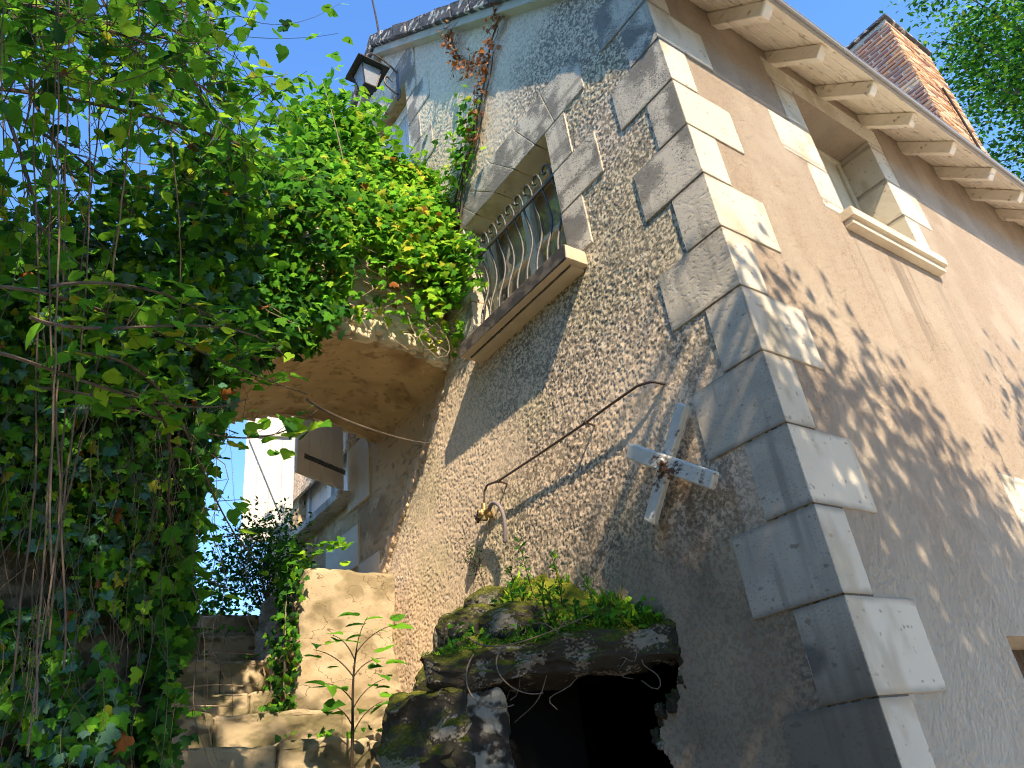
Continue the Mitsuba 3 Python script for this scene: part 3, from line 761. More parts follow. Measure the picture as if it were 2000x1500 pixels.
# ------------------------------------------------------------------ staircase and parapet block
label('stone_staircase', 'worn mossy stone staircase climbing through the ivy arch', 'staircase')
edge = [(-2.10, 1.80), (-2.52, 2.00), (-2.95, 2.20), (-3.35, 2.37), (-3.70, 2.62), (-4.05, 2.86), (-4.42, 3.07)]
for i in range(1, 10): edge.insert(0, (-2.10 + .36 * i, 1.80 - .19 * i))
for i, (x, zt) in enumerate(edge):
    xb = edge[i + 1][0] - .06 if i + 1 < len(edge) else x - .5
    zb = edge[i - 1][1] - .03 if i else -.2
    y = -1.68
    st = part_key = numbered('stone_staircase__step')
    cuts = [-1.68]
    while cuts[-1] < -.05: cuts.append(min(cuts[-1] + rng.uniform(.38, .75), .0))
    if cuts[-1] - cuts[-2] < .15: cuts.pop(-2)
    for y0, y1 in zip(cuts[:-1], cuts[1:]):
        m = box((xb, y0 + .004, zb), (x + rng.normal(0, .012), y1 - .004, zt + rng.normal(0, .006)), .014)
        if x < -1.8:
            for _ in range(4): m = m.subdivide()
            v = m.vertices
            dsp = (meshkit.fbm(v * 5, 4, i) - .5) * .075 + (meshkit.fbm(v * 19, 3, i + 3) - .5) * .022
            sag = -.018 * np.sin(np.clip((v[:, 1] + 1.68) / 1.68, 0, 1) * np.pi) * (v[:, 2] > zt - .04)
            m = TM(v + np.stack([dsp, dsp * 0, dsp * .5 + sag], 1), m.faces)
        part(st + '__stone', m, 'step_stone', 30 if x < -1.8 else False)

label('parapet_block', 'cream plastered parapet block beside the stairs against the house wall', 'parapet')
pz = np.linspace(2.05, 3.05, 60); py = np.linspace(0, 1, 40)
PG = np.zeros((60, 40, 3)); L_ = np.interp(pz, [2.05, 2.2, 2.9, 3.05], [-.84, -.81, -.735, -.70]) + (meshkit.fbm(np.stack([pz * 9, pz * 0, pz * 0], 1), 4, 3) - .5) * .07
PG[..., 1] = L_[:, None] + (-.115 - L_)[:, None] * py[None] + .02 * np.sin(pz[:, None] * 9) * py[None]
PG[..., 2] = pz[:, None] + .012 * np.sin(py[None] * 3.1)
PG[..., 2] += (meshkit.fbm(PG * [0, 6, 0], 3, 33) - .5) * .05 * (pz[:, None] > 2.9)
PG[..., 0] = -3.10 + (meshkit.fbm(PG * 2.2, 4, 31) - .5) * .07 + (meshkit.fbm(PG * 11, 3, 35) - .5) * .02 - .02 * (pz[:, None] - 2.05)
PG[..., 0] -= .03 * np.clip(meshkit.fbm(PG * 4, 4, 37) * 1.6 - .75 + .5 * (2.35 - pz[:, None]), 0, .5)
PG[-1, :, 0] -= .02; PG[:, 0, 0] -= .03
part('parapet_block__plaster_face', grid_mesh(PG[:, ::-1]), 'cream_plaster', True)
B2 = np.zeros((60, 20, 3)); B2[..., 1] = L_[:, None]; B2[..., 2] = pz[:, None]; B2[..., 0] = (-3.13 - np.linspace(0, .9, 20))[None]; B2[:, 0] = PG[:, 0]
dn = (meshkit.fbm(B2 * 6, 4, 32) - .5) * .12; dn[:, 0] = 0; B2[..., 1] += dn
part('parapet_block__rubble_side', grid_mesh(B2), 'step_stone', True)
B3 = np.zeros((20, 40, 3)); B3[0] = PG[-1]
for i in range(1, 20): B3[i] = PG[-1] - [.9 * i / 19, 0, .012 * min(i, 2)]
part('parapet_block__coping', grid_mesh(B3[:, ::-1]), 'lime_rubble', True)
part('parapet_block__core', box((-3.9, -.66, 1.9), (-3.2, -.15, 2.98)), 'lime_rubble')

# ------------------------------------------------------------------ ruined oven
label('ruined_oven', 'ruined black mouthed stone oven with mossy slab at foot of roughcast wall', 'oven')
A0, A1 = np.array([-.80, -.02]), np.array([-1.62, -.77])
dv = (A1 - A0) / np.linalg.norm(A1 - A0); nv = np.array([dv[1], -dv[0]])
if nv @ (CAM[:2] - A0) < 0: nv = -nv


def slab_block(t0, t1, z0, z1, dep, seed, rough=.03, tilt=.0, div=4):
    m = box((t0, -dep, z0), (t1, 0, z1), .03)
    for _ in range(div): m = m.subdivide()
    v = m.vertices
    v = v + (np.stack([meshkit.fbm(v * 6 + i * 9.3, 5, seed + i) for i in range(3)], 1) - .5) * rough * 4.2
    xy = A0 + v[:, :1] * dv + v[:, 1:2] * nv
    return TM(np.c_[xy, v[:, 2] + tilt * v[:, 0]], m.faces)


part('ruined_oven__lintel_slab', slab_block(-.03, 1.10, 2.035, 2.190, .34, 41, .036, .010, 5), 'oven_stone', 40, lab='mossy rough lintel slab over the black opening')
part('ruined_oven__jamb_stone', slab_block(.90, 1.30, 1.35, 2.05, .35, 51, .05), 'oven_stone', 40)
part('ruined_oven__jamb_stone', slab_block(.74, .97, 1.62, 2.03, .10, 61, .022), 'lichen_stone', 40, lab='pale lichen blotched stone')
part('ruined_oven__jamb_stone', slab_block(.70, 1.05, 1.25, 1.605, .14, 66, .025), 'lichen_stone', 40)
part('ruined_oven__base', cat([box((-2.2, -.62, -.1), (-1.55, -.02, 1.65)), box((-1.56, -.30, -.1), (-.95, -.02, 1.2))]), 'oven_stone')
for i, (c, sz) in enumerate([((-1.95, -.55, 1.90), (.19, .22, .20)), ((-2.15, -.42, 1.72), (.16, .25, .26)), ((-2.02, -.30, 2.12), (.20, .24, .17)), ((-2.2, -.16, 2.30), (.17, .15, .26)), ((-1.75, -.34, 2.33), (.17, .20, .13)), ((-1.95, -.13, 2.50), (.16, .12, .12)), ((-1.55, -.25, 2.30), (.2, .2, .12))]):
    part('ruined_oven__rubble_stone', rock(c, sz, 70 + i, .16, 4), 'oven_stone', True)
# back of the mouth is the dark hollow of the wall; a left cheek closes it off
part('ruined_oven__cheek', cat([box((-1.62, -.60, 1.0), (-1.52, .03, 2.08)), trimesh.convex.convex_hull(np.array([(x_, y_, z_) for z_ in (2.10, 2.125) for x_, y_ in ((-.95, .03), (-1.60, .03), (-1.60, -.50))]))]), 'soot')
mx, my = np.linspace(-2.12, -.80, 90), np.linspace(0, 1, 46)
MG = np.zeros((90, 46, 3)); MG[..., 0] = mx[:, None]
yf = np.interp(mx, [-2.12, -1.62, -.80], [-.42, -.66, -.015])
zw = np.interp(mx, [-2.12, -1.9, -1.6, -1.3, -1.1, -.87, -.8], [2.52, 2.66, 2.62, 2.46, 2.35, 2.20, 2.15]); zf = np.interp(mx, [-2.12, -1.62, -.8], [2.16, 2.20, 2.17])
MG[..., 1] = yf[:, None] * my[None]; MG[..., 2] = zw[:, None] + (zf - zw)[:, None] * (my[None] ** .8)
MG[..., 2] += (meshkit.fbm(MG * 7, 4, 81) - .5) * .13
part('ruined_oven__moss_mound', grid_mesh(MG[:, ::-1]), 'moss', True, lab='mound of green moss and soil above the slab')

# ------------------------------------------------------------------ leaves
def tmpl_ivy():
    o = np.array([(0, 0), (.22, -.10), (.46, .02), (.50, .20), (.30, .34), (.42, .60), (.20, .62), (0, 1.0)])
    o = np.vstack([o, (o[1:-1] * [-1, 1])[::-1]])
    zc = -.10 * np.abs(o[:, 0]) ** 1.2 * 2 - .12 * (o[:, 1] - .35) ** 2
    v = np.vstack([[(0, .32, .03)], np.c_[o, zc]]); n = len(o)
    return v, np.array([(0, 1 + i, 1 + (i + 1) % n) for i in range(n)])


def tmpl_broad():
    o = np.array([(.20, -.06), (.40, .12), (.44, .34), (.33, .62), (.15, .84)])
    mid = np.array([(0, 0), (0, .35), (0, .7), (0, 1.05)])
    R_ = np.c_[o, .10 * o[:, 0] - .10 * (o[:, 1] - .3) ** 2]; L_ = R_ * [-1, 1, 1]; M = np.c_[mid, -.10 * (mid[:, 1] - .3) ** 2 - .02]
    v = np.vstack([M, R_, L_])
    f = [(0, 4, 5), (0, 5, 1), (1, 5, 6), (1, 6, 2), (6, 7, 2), (2, 7, 8), (2, 8, 3)]
    f += [(a, c + 5 if c >= 4 else c, b + 5 if b >= 4 else b) for a, b, c in f]
    return v, np.array(f)


def tmpl_small():
    v = np.array([(0, 0, 0), (.28, .45, .06), (0, 1, -.05), (-.28, .45, .06), (0, .5, 0)])
    return v, np.array([(0, 1, 4), (1, 2, 4), (4, 2, 3), (0, 4, 3)])


def tmpl_narrow():
    v = np.array([(0, 0, 0), (.12, .45, .02), (0, 1, -.1), (-.12, .45, .02)])
    return v, np.array([(0, 1, 2), (0, 2, 3)])


TEMPL = {'ivy': tmpl_ivy(), 'broad': tmpl_broad(), 'small': tmpl_small(), 'narrow': tmpl_narrow()}
plants = []


def frames(N, D):
    N = N / np.linalg.norm(N, axis=1, keepdims=True)
    D = D - N * (D * N).sum(1, keepdims=True); D /= np.maximum(np.linalg.norm(D, axis=1, keepdims=True), 1e-6)
    return np.cross(D, N), D, N


def leaves(key, P, N, D, S, pal, tm='ivy', parts=0, nm='leaf'):
    plants.append(dict(key=key, P=np.asarray(P), F=frames(np.asarray(N, float), np.asarray(D, float)), S=np.asarray(S), pal=np.asarray(pal), tm=tm, parts=parts, nm=nm))


def project(P):
    d = P - CAM; zc = d @ FWD
    return 1000 + 1455.8 * (d @ RIGHT) / np.maximum(zc, 1e-3), 750 + 1455.8 * (d @ DOWN) / np.maximum(zc, 1e-3), zc


def droop(n, out, jn=.5, jd=.5, down=1.0):
    """normals mostly 'out' and up, tips hanging"""
    N = np.broadcast_to(out, (n, 3)) + rng.normal(0, jn, (n, 3)); D = np.array([0, 0, -down]) + rng.normal(0, jd, (n, 3))
    return N, D


def pick(n, w): return rng.choice(len(w), n, p=np.array(w) / np.sum(w))


# ivy over the archway -------------------------------------------------------
label('ivy', 'sunlit thick ivy hanging over the stone archway against the house', 'ivy')
n = 10500
y = -rng.beta(1.1, 1.6, n) * 2.1; zc = rng.uniform(4.2, 6.1, n)
und = np.interp(y, PR[::-1, 0], PR[::-1, 1], left=0)
bul = .10 + .30 * np.sin(np.clip((zc - 4.25) / 1.6, 0, 1) * np.pi) * (.6 + .8 * meshkit.noise(np.stack([y * 2.2, zc * 2.2, 0 * y], 1)))
x = -2.33 + bul * rng.uniform(0.0, 1, n) ** .5
top_ok = zc < topf(y) + .10 + .45 * meshkit.noise(np.stack([y * 3, zc * 0, 0 * y], 1), 4) + .25 * (y > -1.0)
bare = (y > -.85) & (zc < und + .50 + .25 * (meshkit.noise(np.stack([y * 4, zc * 0, 0 * y], 1), 14) - .5)) & (rng.random(n) < .84)
dens = meshkit.noise(np.stack([y * 5, zc * 5, x * 5], 1), 8) > .22
ok = top_ok & ~bare & (zc > und + .02) & dens
P = np.stack([x, y, zc], 1)[ok]; n = len(P)
N, D = droop(n, np.array([.85, -.45, .28]), .5, .6)
lit = np.clip((P[:, 1] + 1.1) / .8, 0, 1)  # leaves toward the house get brighter colours standing in for sunlight
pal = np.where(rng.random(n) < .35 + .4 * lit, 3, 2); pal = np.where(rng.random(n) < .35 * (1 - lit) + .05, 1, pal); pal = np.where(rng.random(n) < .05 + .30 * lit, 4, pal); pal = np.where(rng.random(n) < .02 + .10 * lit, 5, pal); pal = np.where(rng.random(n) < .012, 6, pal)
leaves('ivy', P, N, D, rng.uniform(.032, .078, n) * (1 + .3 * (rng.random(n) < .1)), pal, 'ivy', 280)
# ivy reaching on to the house wall beside the window
n = 750
t = rng.random(n); px_ = -2.35 + .62 * t ** 1.3; pz_ = 4.98 + np.clip(rng.normal(0, .24, n), -.38, .5) + .2 * (1 - t)
P = np.stack([px_, -.03 - .22 * rng.random(n) * (1 - t * .5), pz_], 1); P = P[P[:, 2] < 5.9 - .9 * t]; n = len(P)
N, D = droop(n, np.array([.4, -.8, .5]), .5, .6)
leaves('ivy', P, N, D, rng.uniform(.03, .07, n), pick(n, [0, .1, .3, .35, .2, .05]), 'ivy', 0)
# sprays standing up from the crest, in front of the upper window and lantern
stems = []
for (cx_, cy_, cz_, hh, nn_) in [(-2.5, -.12, 5.7, .75, 260), (-2.7, -.35, 5.75, .75, 300), (-2.55, -.62, 5.75, .72, 300), (-2.5, -.85, 5.7, 1.25, 420), (-2.5, -.70, 5.8, 1.15, 330), (-2.45, -1.05, 5.6, 1.0, 330), (-2.5, -.55, 5.8, .95, 300), (-2.6, -1.1, 5.4, .7, 300), (-2.5, -1.35, 5.2, .6, 260), (-2.9, -.1, 5.8, .6, 220)]:
    for _ in range(5):
        b0_ = np.array([cx_, cy_, cz_ - .2]) + rng.normal(0, .08, 3); tip = b0_ + [rng.normal(.05, .12), rng.normal(-.02, .12), hh * rng.uniform(.5, 1)]
        stems.append(tube(spline([b0_, (b0_ + tip) / 2 + rng.normal(0, .05, 3), tip], 7), .006, .002, 4))
    P = np.array([cx_, cy_, cz_]) + rng.normal(0, 1, (nn_, 3)) * [.16, .15, .22] + [0, 0, hh * .28]
    P[:, 2] += hh * .35 * rng.random(nn_)
    N, D = droop(nn_, np.array([.5, -.3, .8]), .5, .6, .5)
    leaves('ivy', P, N, D, rng.uniform(.05, .10, nn_), pick(nn_, [0, .06, .25, .4, .25, .04]), 'broad', 0)
for _ in range(60):                                                # creepers over the face
    y0 = -rng.uniform(.05, 1.9); z0 = rng.uniform(4.6, 5.8)
    q = [np.array([-2.28 + .1 * rng.random(), y0, z0])]
    for _k in range(4): q.append(q[-1] + [rng.normal(.02, .04), rng.normal(0, .12), -rng.uniform(.05, .22)])
    q = np.array(q); q = q[q[:, 2] > np.interp(q[:, 1], PR[::-1, 0], PR[::-1, 1], left=0) - .2]
    if len(q) > 2: stems.append(tube(spline(q, 10), .004, .0025, 4))
part('ivy__stem', cat(stems), 'pale_stem')

# ivy curtain on the left half of the wall, in shade ---------------------------
label('ivy_001', 'dark shaded ivy curtain hanging down the left wall beside the stairs', 'ivy')
n = 21000
y = -1.50 - rng.random(n) ** 1.1 * 2.0; zc = rng.uniform(1.2, 5.0, n)
und = np.interp(y, PR[::-1, 0], PR[::-1, 1], left=0)
bulge = .10 + .45 * meshkit.noise(np.stack([y * 1.7, zc * 1.1, 0 * y], 1), 2) + .25 * np.clip((zc - 3) / 1.5, 0, 1)
x = -2.33 + bulge * rng.random(n) ** .6
dens = meshkit.fbm(np.stack([y * 4, zc * 3, x * 4], 1), 3, 8) > np.where((zc < 2.8) & (y < -1.85), .44, .39)
ok = dens & (zc < topf(y) + .25) & ~((y + .222 * (x + 2.35) > -1.74 - .06 * rng.random(n)) & (zc < 3.5))
P = np.stack([x, y, zc], 1)[ok]; n = len(P)
N, D = droop(n, np.array([.85, -.25, .05]), .55, .55)
leaves('ivy_001', P, N, D, rng.uniform(.035, .082, n), pick(n, [.05, .20, .29, .17, .06, .01, .015, .26]), 'ivy', 280)  # lighter, bluer leaf mix stands in for fill light
# fringe hanging at the arch edge
n = 2100
k = rng.integers(int(.17 * 189), int(.80 * 189), n); P = np.c_[-2.33 + rng.uniform(-.2, .22, n), PR[k]] + rng.normal(0, .035, (n, 3)); P[:, 2] += (.05 - rng.random(n) ** 2 * .13) * (P[:, 1] > -1.5)
P[:, 1] += (rng.random(n) ** 2 * .08 - .07) * (P[:, 1] < -1.3)
N, D = droop(n, np.array([.85, -.2, .1]), .5, .5)
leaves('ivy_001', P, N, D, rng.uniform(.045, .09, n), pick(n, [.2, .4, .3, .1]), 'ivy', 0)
st = []
for _ in range(190):                                               # bare roots and hanging stems
    y0 = rng.uniform(-3.0, -1.62); z0 = rng.uniform(2.4, 4.6); q = [np.array([-2.22 + .25 * rng.random(), y0, z0])]
    for _k in range(6): q.append(q[-1] + [rng.normal(.01, .03), rng.normal(.01, .05), -rng.uniform(.12, .30)])
    st.append(tube(spline(q, 14), rng.uniform(.0010, .0026), .0010, 4))
part('ivy_001__stem', cat(st), 'bark')

# tree overhanging from the left --------------------------------------------------
label('overhanging_tree', 'leafy tree branches overhanging from upper left before blue sky', 'tree')
br = []
def ray_pt(u, v, d):
    r_ = FWD + RIGHT * (u - 1000) / 1455.8 + DOWN * (v - 750) / 1455.8
    return CAM + r_ / np.linalg.norm(r_) * d
trunk = spline([(-2.6, -4.6, 0), (-2.4, -4.4, 2.5), (-2.0, -4.1, 4.6), (-1.6, -3.8, 6.2), (-1.2, -3.6, 7.6)], 30)
part('overhanging_tree__trunk', tube(trunk, .13, .06, 10), 'bark', True)
ends = []
crown_nodes = [(-.55, -2.75, 4.25), (-.95, -2.55, 4.5), (-.75, -2.30, 4.35), (-1.0, -2.2, 4.75), (-.75, -2.25, 4.6), (-1.15, -2.0, 4.95), (-1.5, -2.5, 4.9), (-1.6, -2.1, 4.9), (-1.9, -2.7, 5.2),
               (-1.15, -1.85, 4.65), (-1.45, -1.72, 4.75), (-1.6, -2.4, 4.25), (-1.75, -2.2, 4.45), (-1.5, -2.75, 4.0), (-1.3, -2.5, 3.75), (-.9, -2.62, 4.0), (-1.75, -1.8, 5.3), (-1.5, -1.9, 5.5), (-2.1, -2.2, 5.6), (-1.2, -2.6, 5.2), (-1.9, -1.65, 4.95), (-2.1, -3.0, 4.7), (-1.0, -2.75, 4.7)]
for c in crown_nodes:
    c = np.array(c); s0 = trunk[rng.integers(16, 29)]
    mid = (s0 + c) / 2 + rng.normal(0, .15, 3) + [0, 0, .2]
    b_ = spline([s0, mid, c], 14); br.append(tube(b_, .016, .006, 5))
    sp = np.array([.26, .22, .22]); PT, DT = [], []
    for _ in range(15):
        e_ = c + np.clip(rng.normal(0, 1, 3), -1.9, 1.9) * sp * 1.35 + [0, 0, -.06]; q = spline([b_[10 + rng.integers(4)], (c + e_) / 2 + rng.normal(0, .05, 3), e_], 12); br.append(tube(q, .0028, .0012, 4))
        m_ = rng.integers(5, 9); kk = rng.integers(3, 12, m_); sd = rng.normal(0, .035, (m_, 3)); PT.append(q[kk] + sd * .6); DT.append(sd / .035 + (q[-1] - q[0]) / np.linalg.norm(q[-1] - q[0]) * .8 + [0, 0, -.5])
    P = np.vstack(PT); D0 = np.vstack(DT); n = len(P)
    N, D = droop(n, np.array([.45, -.2, .6]), .5, .6, .6); D = D0
    leaves('overhanging_tree', P, N, D, rng.uniform(.045, .09, n), pick(n, [.03, .14, .36, .32, .12, .025, .004]), 'broad', 290)
part('overhanging_tree__branch', cat(br), 'bark')

# low sprays reaching across the arch from the left
label('wild_shrub', 'long arching bramble sprays with pale leaves crossing in front of the arch', 'shrub')
br = []
sprays = [((0, 560), (180, 600), (400, 690), (600, 770), 3.3), ((60, 620), (240, 640), (430, 640), (560, 700), 3.1), ((100, 560), (260, 560), (380, 600), (470, 690), 3.2), ((0, 690), (150, 740), (330, 790), (480, 780), 3.1),
          ((130, 690), (310, 760), (380, 880), (510, 1100), 3.4), ((240, 760), (330, 860), (330, 960), (450, 1150), 3.7), ((60, 760), (230, 790), (420, 850), (620, 800), 3.5), ((600, 780), (700, 830), (800, 860), (840, 865), 3.9)]
for (p0, p1, p2, p3, dd_) in sprays:
    b_ = spline([ray_pt(*p0, dd_ - .3), ray_pt(*p1, dd_ - .1), ray_pt(*p2, dd_), ray_pt(*p3, dd_ + .15)], 30); br.append(tube(b_, .007, .0025, 5))
    if p0[0] == 600: continue
    n = 44; k = rng.integers(6, 30, n)
    off = rng.normal(0, .06, (n, 3)); P = b_[k] + off
    for i in range(0, n, 2): br.append(tube([b_[k[i]], P[i]], .002, .0012, 4))
    N, D = droop(n, np.array([.5, -.2, .8]), .4, .8, .3)
    thin = (p3[1] > 1000)
    if thin: P, N, D = P[:14], N[:14], D[:14]; n = 14
    leaves('wild_shrub', P, N, D, rng.uniform(.05, .095, n), pick(n, [0, .1, .25, .35, .25, .05]), 'broad', 250)
part('wild_shrub__branch', cat(br), 'bark')

LIA = ['pale liana hanging down the middle of the bundle at the left', 'bark brown liana just right of the middle pale one', 'pale liana slanting from top down to lower left corner', 'brown liana farthest right of the hanging bundle, slanting left',
       'second pale liana from the middle of the hanging bundle, ending lower left', 'brown liana crossing the bundle from right to left', 'short pale liana hanging alone before the dark arch ivy', 'brown liana nearest the left edge of the view']
# lianas: long bare stems hanging on the left
for i, (u0, u1, u2, v2, dd_) in enumerate([(118, 122, 108, 1130, 2.9), (105, 95, 120, 1300, 3.0), (175, 165, 60, 1480, 3.2), (262, 235, 130, 1000, 3.1), (128, 120, 70, 1420, 3.1), (200, 150, 100, 1250, 3.3), (335, 338, 345, 560, 3.9), (70, 75, 20, 1350, 3.0)]):
    key = numbered('liana')
    labels[key] = {'label': LIA[i], 'category': 'liana', 'group': 'bare lianas hanging at the left'}
    v0 = -120 if u0 != 335 else 330
    q = [ray_pt(u0 + 8, v0, dd_ + .6), ray_pt(u0, v0 * .5 + v2 * .18, dd_ + .4), ray_pt(u1 + rng.normal(0, 5), v2 * .45 + v0 * .1, dd_ + .1), ray_pt((u1 + u2) / 2 + rng.normal(0, 6), v2 * .75, dd_), ray_pt(u2, v2, dd_)]
    q = spline(q, 30) + np.cumsum(rng.normal(0, .0025, (30, 3)), 0)
    part(key + '__stem', tube(q, .0026, .0036, 6), 'bark' if i % 2 else 'liana_bark', True)

# vine on the gable ---------------------------------------------------------
label('climbing_vine', 'half dead climbing vine with dry brown leaves running up the gable', 'vine')
vs = []
m1 = spline([(-2.2, -.03, 5.1), (-1.98, -.03, 5.5), (-1.83, -.03, 5.76), (-1.65, -.03, 5.96), (-1.54, -.03, 6.18), (-1.39, -.03, 6.42), (-1.32, -.035, 6.57), (-1.16, -.04, 6.69), (-1.10, -.05, 6.80), (-1.06, -.10, 6.95)], 40)
m2 = spline([(-1.38, -.03, 6.45), (-1.50, -.03, 6.55), (-1.63, -.03, 6.72), (-1.74, -.03, 6.92), (-1.77, -.04, 7.05), (-1.76, -.06, 7.20), (-1.74, -.10, 7.38)], 24)
m3 = m1[6:30] + [.05, .0, -.04]; m4 = m1[:24] + [-.06, -.005, -.03]
for q, r in ((m1, .011), (m2, .008), (m3, .008), (m4, .007)): vs.append(tube(q, r, r * .6, 6))
for q in (m1, m2, m4):
    for _ in range(26):
        k = rng.integers(1, len(q) - 1); e_ = q[k] + [rng.normal(0, .09), -.01 - .05 * rng.random(), rng.normal(-.02, .08)]
        vs.append(tube(spline([q[k], (q[k] + e_) / 2 + rng.normal(0, .02, 3), e_], 5), .003, .0015, 4))
part('climbing_vine__stem', cat(vs), 'bark', True)
n = 150; k = rng.integers(2, len(m2) - 3, n); P = m2[k] + rng.normal(0, 1, (n, 3)) * [.05, .02, .06] - [0, .03, .03]
N, D = droop(n, np.array([.3, -.8, .3]), .5, .5); leaves('climbing_vine', P, N, D, rng.uniform(.02, .048, n), np.where(rng.random(n) < .5, 6, 8), 'broad', 60)
n = 200; k = rng.integers(14, 40, n); P = m1[k] + rng.normal(0, 1, (n, 3)) * [.05, .02, .06] - [0, .03, .0]
N, D = droop(n, np.array([.3, -.8, .3]), .5, .5); leaves('climbing_vine', P, N, D, rng.uniform(.025, .05, n), np.where(rng.random(n) < .55, 8, 6), 'broad', 0)
n = 420; k = rng.integers(0, 24, n); P = m4[k] + rng.normal(0, 1, (n, 3)) * [.07, .04, .10] - [.03, .06, .0]
N, D = droop(n, np.array([.4, -.8, .5]), .5, .6); leaves('climbing_vine', P, N, D, rng.uniform(.03, .065, n), pick(n, [0, .1, .3, .35, .2, .05]), 'ivy', 60)

# plants around the stairs -----------------------------------------------------
label('sapling', 'slender young sapling with a few leaves before the cream parapet', 'sapling')
sb = spline([(-2.30, -.80, 1.78), (-2.30, -.785, 2.0), (-2.31, -.775, 2.2), (-2.30, -.76, 2.36)], 16)
vs = [tube(sb, .009, .005, 6)]
for (i0, tip) in [(15, (-2.35, -.50, 2.52)), (15, (-2.28, -.70, 2.54)), (14, (-2.22, -.92, 2.43)), (12, (-2.22, -1.02, 2.36)), (12, (-2.33, -.58, 2.34)), (9, (-2.22, -.98, 2.20)), (8, (-2.36, -.57, 2.24)), (6, (-2.22, -.95, 2.10)), (5, (-2.3, -.62, 2.12))]:
    tip = np.array(tip); q = spline([sb[i0], (sb[i0] + tip) / 2 + [0, 0, .03], tip], 9); vs.append(tube(q, .0035, .0015, 5))
    P = q[[4, 6, 8, 8]] + rng.normal(0, .022, (4, 3)); N, D = droop(4, np.array([.25, -.1, .95]), .18, .1); D = (tip - sb[i0])[None] + rng.normal(0, .25, (4, 3))
    leaves('sapling', P, N, D, rng.uniform(.07, .115, 4), pick(4, [0, .15, .4, .45]), 'broad', 40)
part('sapling__stem', cat(vs), 'dark_stem', True)

label('dark_bush', 'dark bush with small leaves at the stair head behind the parapet', 'bush')
n = 3000; P = np.array([-4.15, -.72, 3.40]) + np.clip(rng.normal(0, 1, (n, 3)), -2, 2) * [.20, .17, .17]; P = P[P[:, 1] < -.04]; n = len(P)
N, D = droop(n, np.array([.2, -.1, .9]), .7, .8, -.8); leaves('dark_bush', P, N, D, rng.uniform(.025, .05, n), pick(n, [.45, .4, .15]), 'small', 80)
vs = []
for _ in range(26):
    e_ = np.array([-4.15, -.62, 3.40]) + rng.normal(0, 1, 3) * [.24, .2, .2]; vs.append(tube(spline([(-4.15, -.6, 2.9), (e_ + [-4.15, -.6, 3.0]) / 2, e_], 8), .007, .002, 4))
for (tx_, ty_, tz_) in [(-4.2, -.50, 3.92), (-4.25, -.42, 3.86), (-4.1, -.78, 3.72)]:
    q = spline([(-4.15, -.6, 3.3), ((-4.15 + tx_) / 2, (-.6 + ty_) / 2, 3.6), (tx_, ty_, tz_)], 20); vs.append(tube(q, .005, .002, 4))
    n = 70; P = q[rng.integers(8, 20, n)] + rng.normal(0, .03, (n, 3)); N, D = droop(n, np.array([.2, -.1, .9]), .6, .6, -.8); leaves('dark_bush', P, N, D, rng.uniform(.025, .045, n), pick(n, [.1, .5, .4]), 'small', 0)
part('dark_bush__stem', cat(vs), 'bark')

label('stairside_shrub', 'bright broad leaved shrub growing over the parapet top left corner', 'shrub')
n = 90; P = np.array([-3.25, -.76, 3.12]) + rng.normal(0, 1, (n, 3)) * [.10, .07, .06]
N, D = droop(n, np.array([.3, -.2, .9]), .4, .7, .3); leaves('stairside_shrub', P, N, D, rng.uniform(.04, .08, n), pick(n, [.05, .25, .35, .25, .1]), 'broad', 80)
n = 22; q = spline([(-3.3, -.7, 3.05), (-3.2, -.58, 3.2), (-3.15, -.48, 3.24)], 10); P = q[rng.integers(3, 10, n)] + rng.normal(0, .04, (n, 3)); N, D = droop(n, np.array([.4, -.2, .9]), .4, .7, .3); leaves('stairside_shrub', P, N, D, rng.uniform(.05, .10, n), pick(n, [0, 0, .3, .5, .2]), 'broad', 0)
n = 520; P = np.stack([rng.uniform(-3.5, -3.05, n), -.75 - .08 * rng.random(n), rng.uniform(2.12, 3.05, n)], 1); P[:, 1] -= .05 * (3.0 - P[:, 2])
P = P[meshkit.noise(P * 6) > .35]; n = len(P)
N, D = droop(n, np.array([.5, -.7, .4]), .5, .5); leaves('stairside_shrub', P, N, D, rng.uniform(.025, .055, n), pick(n, [.2, .35, .3, .1, .05]), 'ivy', 0)
part('stairside_shrub__stem', cat([tube(q, .005, .002, 5)] + [tube(spline([(-3.25, -.78, 2.1 + .1 * i), (-3.2, -.82, 2.35 + .1 * i), (-3.25, -.8, 2.6 + .1 * i)], 8), .004, .002, 4) for i in range(4)]), 'pale_stem')

label('hedge', 'backlit green hedge at the head of the stairs against the sky', 'hedge')
n = 2600; P = np.array([-5.6, -1.75, 3.30]) + rng.normal(0, 1, (n, 3)) * [.35, .55, .22]; P = P[P[:, 2] > 3.0]; n = len(P)
N, D = droop(n, np.array([.2, -.1, .9]), .7, .8, 0); leaves('hedge', P, N, D, rng.uniform(.04, .08, n), pick(n, [.05, .15, .3, .3, .2]), 'broad', 60)
n = 900; P = np.array([-5.0, -1.0, 3.30]) + rng.normal(0, 1, (n, 3)) * [.2, .22, .18]; N, D = droop(n, np.array([.2, -.1, .9]), .7, .8, 0); leaves('hedge', P, N, D, rng.uniform(.03, .06, n), pick(n, [.1, .35, .35, .2]), 'broad', 0)
part('hedge__stem', cat([tube(spline([(-5.6 + .2 * rng.normal(), -1.7 + .4 * rng.normal(), 3.0), (-5.6 + .3 * rng.normal(), -1.7 + .5 * rng.normal(), 3.3), (-5.5 + .3 * rng.normal(), -1.7 + .5 * rng.normal(), 3.6)], 8), .006, .002, 4) for _ in range(24)]), 'bark')

